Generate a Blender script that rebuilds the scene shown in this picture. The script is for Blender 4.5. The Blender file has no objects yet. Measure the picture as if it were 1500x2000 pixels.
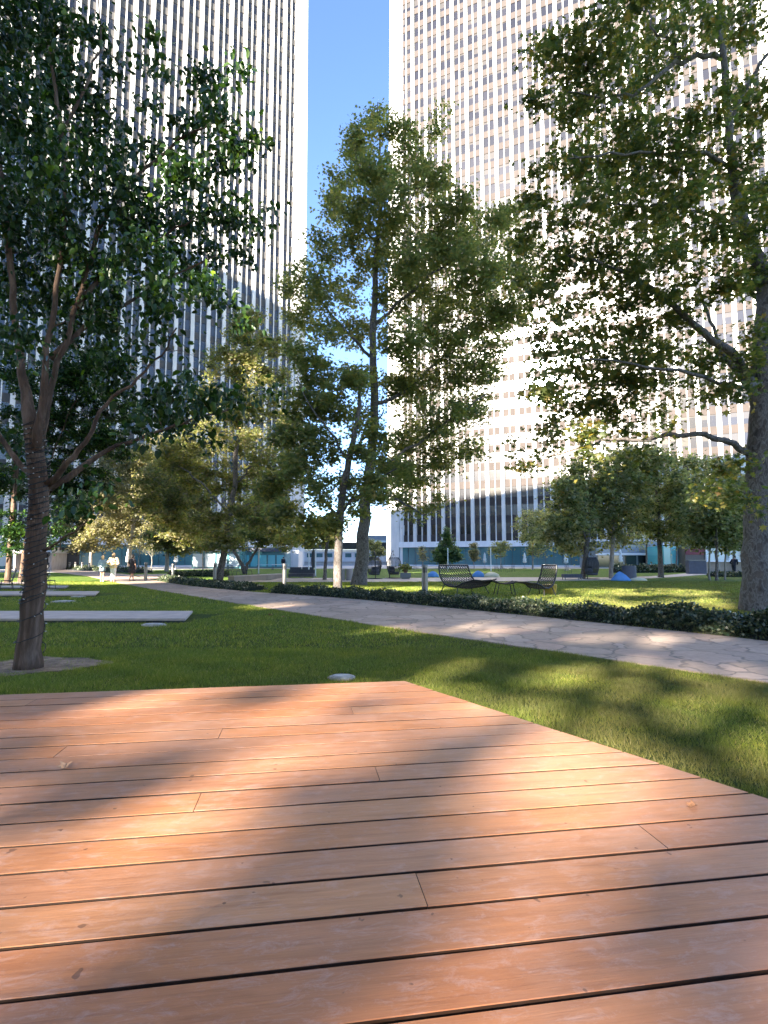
import bpy, math, random
import numpy as np
from mathutils import Vector
R = math.radians
PI = math.pi
rng = np.random.default_rng(7)
random.seed(7)
scene = bpy.context.scene
COL = scene.collection

# ------------------------------------------------------------------ camera
CAM = np.array([0.0, 0.0, 1.45]); FPX = 1060.0; PITCH = math.atan(93 / 1060.0)
cd = bpy.data.cameras.new('camera'); cam = bpy.data.objects.new('camera', cd); COL.objects.link(cam)
cd.sensor_fit = 'VERTICAL'; cd.sensor_height = 36; cd.lens = 36 * FPX / 2000.0
cd.clip_start = 0.05; cd.clip_end = 4000
cam.location = CAM; cam.rotation_euler = (PI / 2 + PITCH, 0, 0)
scene.camera = cam

# ------------------------------------------------------------------ light
SUN_AZ = math.atan2(-.508, -.858)          # direction TO the sun: behind the camera, to the left
SUN_EL = R(19.6)
sv = Vector((math.cos(SUN_EL) * -.5095, math.cos(SUN_EL) * -.8605, math.sin(SUN_EL)))
sd = bpy.data.lights.new('sun', 'SUN'); so = bpy.data.objects.new('sun', sd); COL.objects.link(so)
sd.energy = 4.4; sd.angle = R(0.55); sd.color = (1.0, 0.90, 0.76)
so.rotation_euler = sv.to_track_quat('Z', 'Y').to_euler()
w = bpy.data.worlds.new('World'); scene.world = w; w.use_nodes = True
nt = w.node_tree; bg = nt.nodes['Background']
sky = nt.nodes.new('ShaderNodeTexSky'); sky.sky_type = 'NISHITA'; sky.sun_disc = False
sky.sun_elevation = SUN_EL; sky.sun_rotation = math.atan2(sv.x, sv.y)
sky.altitude = 50; sky.air_density = .8; sky.dust_density = 0.0; sky.ozone_density = 4.0
tint = nt.nodes.new('ShaderNodeMixRGB'); tint.blend_type = 'MULTIPLY'; tint.inputs[0].default_value = 1; tint.inputs[2].default_value = (1.04, .95, .97, 1)
nt.links.new(sky.outputs[0], tint.inputs[1]); nt.links.new(tint.outputs[0], bg.inputs[0]); bg.inputs[1].default_value = 0.066
scene.view_settings.view_transform = 'Standard'; scene.view_settings.look = 'None'
scene.view_settings.exposure = 3.33; scene.view_settings.gamma = 1
scene.render.engine = 'CYCLES'
scene.cycles.max_bounces = 7; scene.cycles.diffuse_bounces = 4; scene.cycles.glossy_bounces = 3
scene.cycles.transmission_bounces = 4; scene.cycles.sample_clamp_indirect = 12
scene.cycles.use_denoising = True

# ------------------------------------------------------------------ helpers
def ray(px, py):
    dx = (px - 750) / FPX; dy = (1000 - py) / FPX; c, s = math.cos(PITCH), math.sin(PITCH)
    return np.array([dx, c - dy * s, s + dy * c])
def W(px, py, Y):
    r = ray(px, py); return CAM + r * (Y / r[1])
def G(px, py, z=0.0):
    r = ray(px, py); return CAM + r * ((z - CAM[2]) / r[2])

def tag(o, label=None, cat=None, group=None, kind=None):
    if label: o['label'] = label
    if cat: o['category'] = cat
    if group: o['group'] = group
    if kind: o['kind'] = kind
    return o
def empty(name, loc=(0, 0, 0), rz=0.0, label=None, cat=None, group=None):
    o = bpy.data.objects.new(name, None); COL.objects.link(o)
    o.location = tuple(loc); o.rotation_euler = (0, 0, rz); o.empty_display_size = .2
    return tag(o, label, cat, group)
def copy_tree(o, parent=None):
    c = o.copy(); COL.objects.link(c); c.parent = parent
    for ch in list(o.children): copy_tree(ch, c)
    return c

class MB:
    """collects vertices and faces, links them as one mesh object"""
    def __init__(s): s.v = []; s.f = []; s.n = 0; s.big = []
    def add(s, v, f):
        v = np.asarray(v, float).reshape(-1, 3); s.v.append(v)
        s.f += [tuple(int(i) + s.n for i in q) for q in f]; s.n += len(v)
    def box(s, c, d, rz=0.0, taper=1.0):
        x, y, z = d[0] / 2, d[1] / 2, d[2] / 2
        p = np.array([[-x, -y, -z], [x, -y, -z], [x, y, -z], [-x, y, -z],
                      [-x * taper, -y * taper, z], [x * taper, -y * taper, z], [x * taper, y * taper, z], [-x * taper, y * taper, z]])
        if rz:
            cc, ss = math.cos(rz), math.sin(rz)
            p[:, :2] = p[:, :2] @ np.array([[cc, ss], [-ss, cc]])
        s.add(p + np.array(c, float), [(0, 3, 2, 1), (4, 5, 6, 7), (0, 1, 5, 4), (1, 2, 6, 5), (2, 3, 7, 6), (3, 0, 4, 7)])
    def prism(s, poly, z0, z1):
        n = len(poly); v = [(p[0], p[1], z0) for p in poly] + [(p[0], p[1], z1) for p in poly]
        a = sum(poly[i][0] * poly[(i + 1) % n][1] - poly[(i + 1) % n][0] * poly[i][1] for i in range(n))
        b = list(range(n)); t = [i + n for i in b]
        sides = [(i, (i + 1) % n, (i + 1) % n + n, i + n) for i in b]
        if a < 0: b = b[::-1]; sides = [q[::-1] for q in sides]
        if a < 0: s.add(v, [tuple(b[::-1])[::-1][::-1]] + [tuple(t[::-1])] + sides)
        else: s.add(v, [tuple(b[::-1]), tuple(t)] + sides)
    def tube(s, pts, rad, k=8, cap=True, squash=1.0):
        pts = np.asarray(pts, float); n = len(pts)
        rad = np.full(n, rad, float) if np.isscalar(rad) else np.asarray(rad, float)
        t = np.gradient(pts, axis=0); t /= np.linalg.norm(t, axis=1)[:, None] + 1e-9
        up = np.array([0, 0, 1.0]) if abs(t[0][2]) < .9 else np.array([1.0, 0, 0])
        a = np.cross(t[0], up); a /= np.linalg.norm(a)
        th = np.arange(k) * 2 * PI / k; out = []
        for i in range(n):
            a = a - t[i] * a.dot(t[i]); a /= np.linalg.norm(a) + 1e-9
            b = np.cross(t[i], a)
            out.append(pts[i] + rad[i] * (np.cos(th)[:, None] * a + squash * np.sin(th)[:, None] * b))
        f = []
        for i in range(n - 1):
            for j in range(k):
                q = (j + 1) % k
                f.append((i * k + j, i * k + q, (i + 1) * k + q, (i + 1) * k + j))
        if cap: f.append(tuple(range(k))[::-1]); f.append(tuple(range((n - 1) * k, n * k)))
        s.add(np.concatenate(out), f)
    def loft(s, rings, k=14):
        """rings: (centre, rx, ry) ellipses stacked; closed"""
        th = np.arange(k) * 2 * PI / k; out = []
        for c, rx, ry in rings:
            out.append(np.stack([c[0] + rx * np.cos(th), c[1] + ry * np.sin(th), np.full(k, c[2])], 1))
        f = []
        for i in range(len(rings) - 1):
            for j in range(k):
                q = (j + 1) % k; f.append((i * k + j, i * k + q, (i + 1) * k + q, (i + 1) * k + j))
        f.append(tuple(range(k))[::-1]); f.append(tuple(range((len(rings) - 1) * k, len(rings) * k)))
        s.add(np.concatenate(out), f)
    def build(s, name, mat, parent=None, smooth=False):
        me = bpy.data.meshes.new(name)
        v = np.concatenate(s.v) if s.v else np.zeros((0, 3))
        me.from_pydata(v.tolist(), [], s.f); me.update()
        if smooth: me.polygons.foreach_set('use_smooth', np.ones(len(me.polygons), bool))
        me.materials.append(mat)
        o = bpy.data.objects.new(name, me); COL.objects.link(o); o.parent = parent
        return o
def arr_mesh(name, V, F, mat, parent=None, smooth=False):
    """fast mesh from arrays: V (n,3), F (m,k) with equal face sizes"""
    me = bpy.data.meshes.new(name); V = np.asarray(V, np.float32); F = np.asarray(F, np.int32)
    m, k = F.shape
    me.vertices.add(len(V)); me.vertices.foreach_set('co', V.ravel())
    me.loops.add(m * k); me.loops.foreach_set('vertex_index', F.ravel())
    me.polygons.add(m); me.polygons.foreach_set('loop_start', np.arange(m, dtype=np.int32) * k)
    if smooth: me.polygons.foreach_set('use_smooth', np.ones(m, bool))
    me.update(calc_edges=True); me.validate()
    me.materials.append(mat)
    o = bpy.data.objects.new(name, me); COL.objects.link(o); o.parent = parent
    return o

# ------------------------------------------------------------------ materials
MATS = {}
class NB:
    def __init__(s, name):
        s.m = bpy.data.materials.new(name); s.m.use_nodes = True; s.t = s.m.node_tree
        s.b = s.t.nodes['Principled BSDF']; MATS[name] = s.m
        s.out = s.t.nodes['Material Output']
    def n(s, typ, **kw):
        x = s.t.nodes.new('ShaderNode' + typ)
        for k, v in kw.items(): setattr(x, k, v)
        return x
    def l(s, a, b): s.t.links.new(a, b)
    def set(s, i, v): s.b.inputs[i].default_value = v
    def coord(s, kind='Object', scale=(1, 1, 1), rot=(0, 0, 0)):
        if kind == 'Position': o = s.n('NewGeometry').outputs['Position']
        else: o = s.n('TexCoord').outputs[kind]
        mp = s.n('Mapping'); mp.inputs['Scale'].default_value = scale; mp.inputs['Rotation'].default_value = rot
        s.l(o, mp.inputs[0]); return mp.outputs[0]
    def noise(s, co, scale, detail=4, rough=.55, dist=0):
        x = s.n('TexNoise'); x.inputs['Scale'].default_value = scale; x.inputs['Detail'].default_value = detail
        x.inputs['Roughness'].default_value = rough; x.inputs['Distortion'].default_value = dist
        s.l(co, x.inputs['Vector']); return x.outputs['Fac']
    def ramp(s, fac, stops, interp='LINEAR'):
        x = s.n('ValToRGB'); e = x.color_ramp.elements; x.color_ramp.interpolation = interp
        while len(e) > 1: e.remove(e[-1])
        e[0].position = stops[0][0]; e[0].color = (*stops[0][1], 1)
        for p, c in stops[1:]:
            k = e.new(p); k.color = (*c, 1)
        s.l(fac, x.inputs[0]); return x.outputs[0]
    def mix(s, fac, a, b, mode='MIX'):
        x = s.n('MixRGB'); x.blend_type = mode
        for i, v in ((0, fac), (1, a), (2, b)):
            if isinstance(v, (int, float)): x.inputs[i].default_value = v
            elif isinstance(v, tuple): x.inputs[i].default_value = (*v, 1)
            else: s.l(v, x.inputs[i])
        return x.outputs[0]
    def math(s, op, a, b=None):
        x = s.n('Math'); x.operation = op
        for i, v in ((0, a), (1, b)):
            if v is None: continue
            if isinstance(v, (int, float)): x.inputs[i].default_value = v
            else: s.l(v, x.inputs[i])
        return x.outputs[0]
    def bump(s, h, strength=.3, dist=.01):
        x = s.n('Bump'); x.inputs['Strength'].default_value = strength; x.inputs['Distance'].default_value = dist
        s.l(h, x.inputs['Height']); s.l(x.outputs[0], s.b.inputs['Normal']); return x
def simple(name, col, rough=.6, metal=0.0, vary=.12, scale=6.0, bump=0.0, spec=.5):
    b = NB(name); co = b.coord('Object'); f = b.noise(co, scale, 5)
    lo = tuple(c * (1 - vary) for c in col); hi = tuple(min(1, c * (1 + vary)) for c in col)
    b.l(b.ramp(f, [(.3, lo), (.7, hi)]), b.b.inputs['Base Color'])
    b.set('Roughness', rough); b.set('Metallic', metal); b.set('Specular IOR Level', spec)
    if bump: b.bump(b.noise(co, scale * 6, 4), bump, .01)
    return b.m

def leaf_mat(name, stops, trans=.35, rough=.45):
    b = NB(name); g = b.n('NewGeometry')
    base = b.ramp(g.outputs['Random Per Island'], stops)
    co = b.coord('Position'); f = b.noise(co, .9, 3)
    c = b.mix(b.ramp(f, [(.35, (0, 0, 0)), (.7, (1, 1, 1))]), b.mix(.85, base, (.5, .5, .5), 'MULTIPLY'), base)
    c = base if False else c
    b.l(c, b.b.inputs['Base Color']); b.set('Roughness', rough); b.set('Specular IOR Level', .45)
    tr = b.n('BsdfTranslucent'); tc = b.mix(1.0, c, (1.5, 1.6, .7), 'MULTIPLY'); b.l(tc, tr.inputs[0])
    mx = b.n('MixShader'); mx.inputs[0].default_value = trans
    b.l(b.b.outputs[0], mx.inputs[1]); b.l(tr.outputs[0], mx.inputs[2]); b.l(mx.outputs[0], b.out.inputs[0])
    return b.m
L_NEAR = leaf_mat('leaf_dark_green', [(0, (.016, .045, .012)), (.5, (.028, .07, .018)), (.85, (.045, .10, .02)), (.96, (.07, .135, .02)), (1, (.20, .30, .02))], .32, .35)
L_PLANE = leaf_mat('leaf_plane_green', [(0, (.09, .125, .045)), (.45, (.14, .175, .055)), (.72, (.20, .205, .06)), (.88, (.29, .25, .06)), (.96, (.38, .29, .07)), (1, (.40, .23, .08))], .5)
L_PLANE2 = leaf_mat('leaf_plane_olive', [(0, (.17, .20, .09)), (.5, (.26, .28, .12)), (.8, (.34, .32, .14)), (.93, (.42, .36, .14)), (1, (.50, .36, .15))], .58)
L_BEIGE = leaf_mat('leaf_pale_autumn', [(0, (.19, .19, .115)), (.4, (.28, .26, .155)), (.75, (.36, .315, .195)), (1, (.42, .34, .22))], .5)
L_FAR = leaf_mat('leaf_grey_green', [(0, (.27, .29, .19)), (.5, (.37, .38, .25)), (.85, (.43, .41, .26)), (1, (.5, .40, .26))], .6)
L_CONE = leaf_mat('leaf_fresh_green', [(0, (.08, .15, .06)), (1, (.15, .22, .09))], .4)
L_HEDGE = leaf_mat('leaf_hedge', [(0, (.022, .042, .02)), (.45, (.05, .08, .04)), (.8, (.13, .155, .085)), (1, (.32, .32, .20))], .2, .35)

def bark(name, stops, scale=5, stretch=.25, bmp=.6):
    b = NB(name); co = b.coord('Object', (1, 1, stretch)); f = b.noise(co, scale, 6, .6, .6)
    c = b.ramp(f, stops); f2 = b.noise(b.coord('Object', (1, 1, .18)), scale * 7, 5, .6)
    c = b.mix(.45, c, b.ramp(f2, [(.3, (.35, .35, .35)), (.7, (1, 1, 1))]), 'MULTIPLY')
    b.l(c, b.b.inputs['Base Color']); b.set('Roughness', .85); b.set('Specular IOR Level', .2)
    b.bump(f2, bmp, .03); return b.m
B_NEAR = bark('bark_brown', [(.3, (.065, .04, .028)), (.5, (.125, .08, .055)), (.65, (.22, .15, .11)), (.75, (.08, .055, .04))], 6, .2, .9)
B_PLANE = bark('bark_plane', [(.30, (.06, .05, .045)), (.42, (.115, .095, .085)), (.5, (.22, .20, .185)), (.55, (.12, .10, .085)), (.7, (.18, .145, .12))], 7, .55, .35)
B_PALE = bark('bark_pale', [(.3, (.22, .19, .16)), (.6, (.38, .34, .29))], 5, .4, .3)

M_WHITE = None
def mk_concrete(name, col, v=.06, sc=1.2):
    b = NB(name); co = b.coord('Position', (1, 1, .35)); f = b.noise(co, sc, 6, .6)
    f2 = b.noise(b.coord('Position'), 30, 3)
    c = b.ramp(f, [(.3, tuple(x * (1 - v * 1.6) for x in col)), (.65, tuple(min(1, x * (1 + v)) for x in col))])
    b.l(c, b.b.inputs['Base Color']); b.set('Roughness', .8); b.set('Specular IOR Level', .3)
    b.bump(f2, .12, .01); return b.m
M_WHITE = mk_concrete('white_cladding', (.58, .57, .55))
M_BAND = mk_concrete('white_fascia', (.66, .67, .68))
M_SLAB = mk_concrete('pale_concrete', (.46, .385, .33), .1, 3)
M_SPAN = mk_concrete('taupe_spandrel', (.048, .039, .036), .1, .8)
M_SPANG = mk_concrete('grey_spandrel', (.078, .074, .072), .12, .8)
M_CORE = simple('dark_core', (.08, .08, .085), .8)
M_STEEL = NB('brushed_steel'); _c = M_STEEL.coord('Object', (60, 60, 1)); M_STEEL.l(M_STEEL.ramp(M_STEEL.noise(_c, 2, 3), [(.3, (.17, .16, .15)), (.7, (.28, .265, .25))]), M_STEEL.b.inputs['Base Color']); M_STEEL.set('Metallic', .85); M_STEEL.set('Roughness', .38); M_STEEL = M_STEEL.m
M_DARKM = simple('black_powder_coat', (.018, .017, .018), .4, 0, .2, 20)
M_ROPE = simple('woven_cord_taupe', (.06, .045, .036), .7, 0, .3, 30)
M_YELLOW = simple('yellow_slat', (.60, .42, .06), .55)
M_BLUE = simple('blue_fabric', (.10, .25, .50), .85, 0, .1, 3, .3)
M_LBLUE = simple('pale_blue_fabric', (.32, .47, .62), .85, 0, .1, 3, .3)
M_CREAM = simple('cream_fabric', (.62, .56, .38), .9, 0, .08, 3, .3)
M_WHITEF = simple('white_canvas', (.75, .76, .78), .9, 0, .06, 5, .2)
M_GREYF = simple('charcoal_fabric', (.07, .075, .09), .85, 0, .15, 8, .3)
M_DSLATE = simple('slate_panel', (.075, .08, .11), .6, 0, .12, 3)
M_LOUVRE = simple('dark_glass_louvre', (.03, .03, .03), .2)
M_CABLE = simple('black_cable', (.008, .008, .008), .5)
M_BULB = simple('clear_bulb', (.45, .45, .42), .1)
M_DIRTB = None

def glass(name, col, rough, coat=.9, spec=.9, metal=0.0):
    b = NB(name); b.set('Roughness', rough); b.set('Specular IOR Level', spec); b.set('Metallic', metal)
    f = b.noise(b.coord('Position', (.4, .4, .15)), .5, 3)
    b.l(b.ramp(f, [(.3, tuple(c * .75 for c in col)), (.7, tuple(c * 1.25 for c in col))]), b.b.inputs['Base Color'])
    return b.m
M_TEAL = glass('teal_glass', (.055, .15, .165), .12)
M_CYAN = glass('cyan_glass', (.10, .40, .45), .15)
M_DGLASS = glass('dark_glass', (.03, .04, .045), .06)
M_BRGLASS = glass('bright_glazing', (.42, .50, .52), .2)
M_GREYGL = glass('grey_blue_band', (.16, .20, .24), .3)
M_RED = simple('dark_red_panel', (.16, .015, .03), .5)

def window_mat(name, d, o, pitch, tone, blind):
    """office glazing: each pane gets its own blind height and tone from its floor and bay number"""
    b = NB(name); g = b.n('NewGeometry')
    v = b.n('VectorMath', operation='SUBTRACT'); b.l(g.outputs['Position'], v.inputs[0]); v.inputs[1].default_value = (o[0], o[1], 5.5)
    dt = b.n('VectorMath', operation='DOT_PRODUCT'); b.l(v.outputs[0], dt.inputs[0]); dt.inputs[1].default_value = (d[0], d[1], 0)
    sp = b.n('SeparateXYZ'); b.l(v.outputs[0], sp.inputs[0])
    u = b.math('FLOOR', b.math('DIVIDE', dt.outputs['Value'], pitch / 2)); vz = b.math('DIVIDE', sp.outputs['Z'], 3.9)
    fl = b.math('FLOOR', vz); fr = b.math('FRACT', vz)
    cx = b.n('CombineXYZ'); b.l(b.math('FLOOR', b.math('DIVIDE', dt.outputs['Value'], pitch)), cx.inputs[0]); b.l(fl, cx.inputs[1])
    wn = b.n('TexWhiteNoise'); wn.noise_dimensions = '3D'; b.l(cx.outputs[0], wn.inputs['Vector'])
    cx2 = b.n('CombineXYZ'); b.l(u, cx2.inputs[0]); b.l(fl, cx2.inputs[1]); cx2.inputs[2].default_value = 5
    wn2 = b.n('TexWhiteNoise'); wn2.noise_dimensions = '3D'; b.l(cx2.outputs[0], wn2.inputs['Vector'])
    glassc = b.ramp(wn.outputs['Value'], [(0, tuple(c * .75 for c in tone)), (.5, tone), (1, tuple(c * 1.5 for c in tone))])
    # blind: pane area above a random height
    hb = b.math('SUBTRACT', 1.02, b.math('MULTIPLY', b.math('POWER', wn2.outputs['Value'], 2.2), .5))
    isb = b.math('GREATER_THAN', fr, hb)
    c = b.mix(isb, glassc, blind)
    b.l(c, b.b.inputs['Base Color'])
    b.set('Roughness', .15); b.set('Specular IOR Level', .5); b.set('IOR', 1.7)
    return b.m

# ------------------------------------------------------------------ layout outlines (ground coordinates)
def inpoly(x, y, poly):
    poly = np.asarray(poly)[:, :2]; n = len(poly); r = np.zeros(np.shape(x), bool); j = n - 1
    for i in range(n):
        xi, yi = poly[i]; xj, yj = poly[j]
        c = ((yi > y) != (yj > y)) & (x < (xj - xi) * (y - yi) / (yj - yi + 1e-12) + xi)
        r ^= c; j = i
    return r
def smooth_line(P, n=40):
    P = np.asarray(P, float); t = np.r_[0, np.cumsum(np.linalg.norm(np.diff(P, axis=0), axis=1))]
    tt = np.linspace(0, t[-1], n); Q = np.stack([np.interp(tt, t, P[:, i]) for i in range(P.shape[1])], 1)
    for _ in range(2): Q[1:-1] = (Q[:-2] + 2 * Q[1:-1] + Q[2:]) / 4
    return Q
near_edge = smooth_line([G(*p) for p in [(1900, 1395), (1500, 1335), (1260, 1302), (1100, 1276), (860, 1243), (650, 1209), (480, 1182), (300, 1152), (225, 1138), (175, 1126), (100, 1117)]], 60)
far_edge = smooth_line([G(*p) for p in [(1900, 1305), (1500, 1251), (1200, 1222), (1000, 1200), (800, 1181), (640, 1166), (500, 1158), (370, 1145), (288, 1132), (250, 1122), (190, 1117), (100, 1112)]], 60)
PATH = np.concatenate([near_edge, far_edge[::-1]])
fork_a = smooth_line([G(*p) for p in [(288, 1133), (340, 1127), (420, 1122)]], 12)
fork_b = smooth_line([G(*p) for p in [(262, 1123), (330, 1121), (420, 1119)]], 12)
FORK = np.concatenate([fork_a, fork_b[::-1]])
back_a = smooth_line([G(*p) for p in [(455, 1137.5), (600, 1137), (760, 1137), (900, 1136), (1050, 1135), (1200, 1133), (1300, 1128), (1400, 1121), (1520, 1116)]], 40)
back_b = smooth_line([G(*p) for p in [(455, 1134.5), (600, 1134), (760, 1130), (900, 1128), (1050, 1128), (1200, 1129), (1290, 1125), (1350, 1119), (1400, 1115), (1520, 1112)]], 40)
BACK = np.concatenate([back_a, back_b[::-1]])
DZ = 0.35
c0 = G(790, 1330, DZ)[:2]; cl = G(0, 1357, DZ)[:2]; cr = G(1500, 1560, DZ)[:2]
e1 = (c0 - cl) / np.linalg.norm(c0 - cl); e2 = np.array([e1[1], -e1[0]])       # along a board; toward the camera
er = (cr - c0) / np.linalg.norm(cr - c0)
DECK = [c0, c0 + er * 12, c0 + er * 12 - e1 * 20, c0 - e1 * 9]

# ------------------------------------------------------------------ ground
def lawn_mat():
    b = NB('lawn_turf'); co = b.coord('Position')
    big = b.noise(co, .35, 4, .6); mid = b.noise(co, 2.2, 5, .65); fine = b.noise(b.coord('Position', (1, 1, 1)), 60, 4, .7)
    c = b.ramp(mid, [(.25, (.06, .11, .016)), (.5, (.10, .165, .022)), (.75, (.16, .22, .03))])
    dry = b.ramp(big, [(.52, (0, 0, 0)), (.72, (.7, .7, .7))])
    c = b.mix(dry, c, (.17, .16, .05))
    c = b.mix(.5, c, b.ramp(fine, [(.3, (.4, .4, .4)), (.7, (1.3, 1.3, 1.1))]), 'MULTIPLY')
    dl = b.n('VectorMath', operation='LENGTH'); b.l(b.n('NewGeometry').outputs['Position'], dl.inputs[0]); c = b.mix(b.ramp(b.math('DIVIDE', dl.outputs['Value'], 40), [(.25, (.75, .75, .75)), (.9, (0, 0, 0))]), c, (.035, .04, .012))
    b.l(c, b.b.inputs['Base Color']); b.set('Roughness', .9); b.set('Specular IOR Level', .15)
    b.bump(b.noise(co, 45, 5, .75), .8, .06); return b.m
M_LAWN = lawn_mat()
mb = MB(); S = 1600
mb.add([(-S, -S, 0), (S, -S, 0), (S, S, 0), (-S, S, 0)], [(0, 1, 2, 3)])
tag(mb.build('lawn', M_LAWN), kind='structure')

def flag_mat():
    b = NB('flagstone'); co = b.coord('Position'); wob = b.noise(co, 1.3, 3)
    v0 = b.n('VectorMath', operation='MULTIPLY_ADD'); cmb = b.n('CombineXYZ'); b.l(wob, cmb.inputs[0]); b.l(b.noise(b.coord('Position', (1, 1, 1), (0, 0, 1)), 1.1, 3), cmb.inputs[1])
    b.l(cmb.outputs[0], v0.inputs[0]); v0.inputs[1].default_value = (.9, .9, 0); b.l(co, v0.inputs[2])
    vo = b.n('TexVoronoi'); vo.feature = 'DISTANCE_TO_EDGE'; vo.inputs['Scale'].default_value = 1.3; b.l(v0.outputs[0], vo.inputs['Vector'])
    vc = b.n('TexVoronoi'); vc.feature = 'F1'; vc.inputs['Scale'].default_value = 1.3; b.l(v0.outputs[0], vc.inputs['Vector'])
    sep = b.n('SeparateColor'); b.l(vc.outputs['Color'], sep.inputs[0])
    stone = b.ramp(sep.outputs[0], [(0, (.29, .22, .165)), (.35, (.37, .275, .21)), (.7, (.43, .33, .255)), (1, (.42, .285, .21))])
    f = b.noise(co, 9, 6, .65); stone = b.mix(.55, stone, b.ramp(f, [(.3, (.62, .60, .58)), (.7, (1.15, 1.12, 1.1))]), 'MULTIPLY')
    joint = b.ramp(vo.outputs['Distance'], [(.012, (0, 0, 0)), (.03, (1, 1, 1))])
    c = b.mix(joint, (.19, .145, .11), stone); b.l(c, b.b.inputs['Base Color']); b.set('Roughness', .75)
    h = b.math('ADD', b.math('MULTIPLY', joint, 1.0), b.math('MULTIPLY', f, .5)); b.bump(h, .5, .015); return b.m
M_FLAG = flag_mat()
def sheet(name, poly_a, poly_b, z, mat, thick=0.03):
    mb = MB(); n = min(len(poly_a), len(poly_b))
    v = [(p[0], p[1], z) for p in poly_a] + [(p[0], p[1], z) for p in poly_b] + [(p[0], p[1], z - thick) for p in poly_a] + [(p[0], p[1], z - thick) for p in poly_b]
    f = []
    for i in range(n - 1):
        f.append((i, i + 1, n + i + 1, n + i)); f.append((i, 2 * n + i, 2 * n + i + 1, i + 1)); f.append((n + i, n + i + 1, 3 * n + i + 1, 3 * n + i))
    mb.add(v, f); o = mb.build(name, mat); return tag(o, kind='structure')
sheet('path', near_edge, far_edge, .022, M_FLAG)
sheet('path_fork', fork_a, fork_b, .026, M_FLAG)
sheet('path_far', back_a, back_b, .022, M_SLAB)
mb = MB(); mb.prism([(-150, 62), (-36, 62), (-30, 80), (-22, 88), (90, 88), (220, 60), (220, 300), (-150, 300)], -.1, .02)
M_PLAZA = mk_concrete('plaza_paving', (.34, .33, .32), .1, 1)
tag(mb.build('plaza_pavement', M_PLAZA), kind='structure')

# bare soil round the foreground tree
T1 = G(55, 1306)
def soil_mat():
    b = NB('bare_soil'); co = b.coord('Position'); f = b.noise(co, 5, 6, .7)
    b.l(b.ramp(f, [(.3, (.055, .038, .024)), (.45, (.17, .12, .08)), (.7, (.36, .26, .175))]), b.b.inputs['Base Color']); b.set('Roughness', .95)
    b.bump(b.noise(co, 30, 5, .7), .8, .03); return b.m
SOIL = []
for i in range(36):
    a = i * 2 * PI / 36; r = 1 + .13 * math.sin(3 * a + 1) + .08 * math.sin(7 * a)
    SOIL.append((T1[0] + .02 + .80 * r * math.cos(a), T1[1] + .22 + .62 * r * math.sin(a)))
mb = MB(); mb.prism(SOIL, -.05, .012); tag(mb.build('bare_soil_patch', soil_mat()), kind='structure')

# ------------------------------------------------------------------ deck
def deck_mat():
    b = NB('oiled_hardwood'); g = b.n('NewGeometry')
    co = b.coord('Object', (1.2, 14, 14)); gr = b.noise(co, 2.2, 8, .62, .4)
    fine = b.noise(b.coord('Object', (2.5, 90, 90)), 2.0, 4, .6)
    tone = b.ramp(g.outputs['Random Per Island'], [(0, (.40, .150, .058)), (.3, (.46, .19, .075)), (.55, (.42, .19, .095)), (.8, (.50, .22, .09)), (1, (.39, .145, .058))])
    c = b.mix(.8, tone, b.ramp(gr, [(.25, (.66, .58, .52)), (.5, (1, 1, 1)), (.75, (1.22, 1.2, 1.14))]), 'MULTIPLY')
    c = b.mix(.4, c, b.ramp(fine, [(.3, (.7, .65, .6)), (.6, (1.1, 1.1, 1.1))]), 'MULTIPLY')
    blot = b.noise(b.coord('Object'), 1.1, 5, .65, .8)
    c = b.mix(b.ramp(blot, [(.42, (0, 0, 0)), (.68, (.6, .6, .6))]), c, b.mix(.35, c, (.50, .33, .25)))
    sc = b.noise(b.coord('Object', (1, 2.2, 1), (0, 0, .5)), 9.5, 10, .8, .5)
    c = b.mix(b.ramp(sc, [(.50, (0, 0, 0)), (.70, (.36, .36, .36))]), c, (.62, .48, .42))
    st = b.noise(b.coord('Object'), 22, 2, .4); c = b.mix(b.ramp(st, [(.745, (0, 0, 0)), (.77, (.65, .65, .65))]), c, (.10, .045, .025))
    sz = b.n('SeparateXYZ'); b.l(g.outputs['Normal'], sz.inputs[0]); c = b.mix(b.ramp(sz.outputs['Z'], [(.2, (.93, .93, .93)), (.5, (0, 0, 0))]), c, (.012, .008, .006))  # board sides coloured near black so the gaps read as shaded
    b.l(c, b.b.inputs['Base Color'])
    b.l(b.ramp(sc, [(.4, (.48, .48, .48)), (.7, (.7, .7, .7))]), b.b.inputs['Roughness']); b.set('Specular IOR Level', .5)
    b.bump(b.math('ADD', gr, b.math('MULTIPLY', fine, .6)), .22, .006); return b.m
deck = empty('wooden_deck', (c0[0], c0[1], 0), math.atan2(e1[1], e1[0]), 'low reddish hardwood deck of long wide boards filling the foreground', 'deck')
BWID, GAP = .184, .0155
joints_px = [(120, 1466), (434, 1425), (388, 1560), (735, 1505), (818, 1722), (690, 1394), (1150, 1480), (60, 1372), (905, 1350), (1255, 1618), (470, 1345)]
jl = {}
for jx, jy in joints_px:
    q = G(jx, jy, DZ)[:2] - c0; a = q @ e1; bb = q @ e2; k = int(bb // (BWID + GAP)); jl.setdefault(k, []).append(a) if k > 0 and a < bb * (er @ e1) / (er @ e2) - .3 else None
m = er @ e1, er @ e2                                    # direction of the slanted end in deck coordinates
mb = MB(); ch = .0018; rr = random.Random(3)
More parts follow.
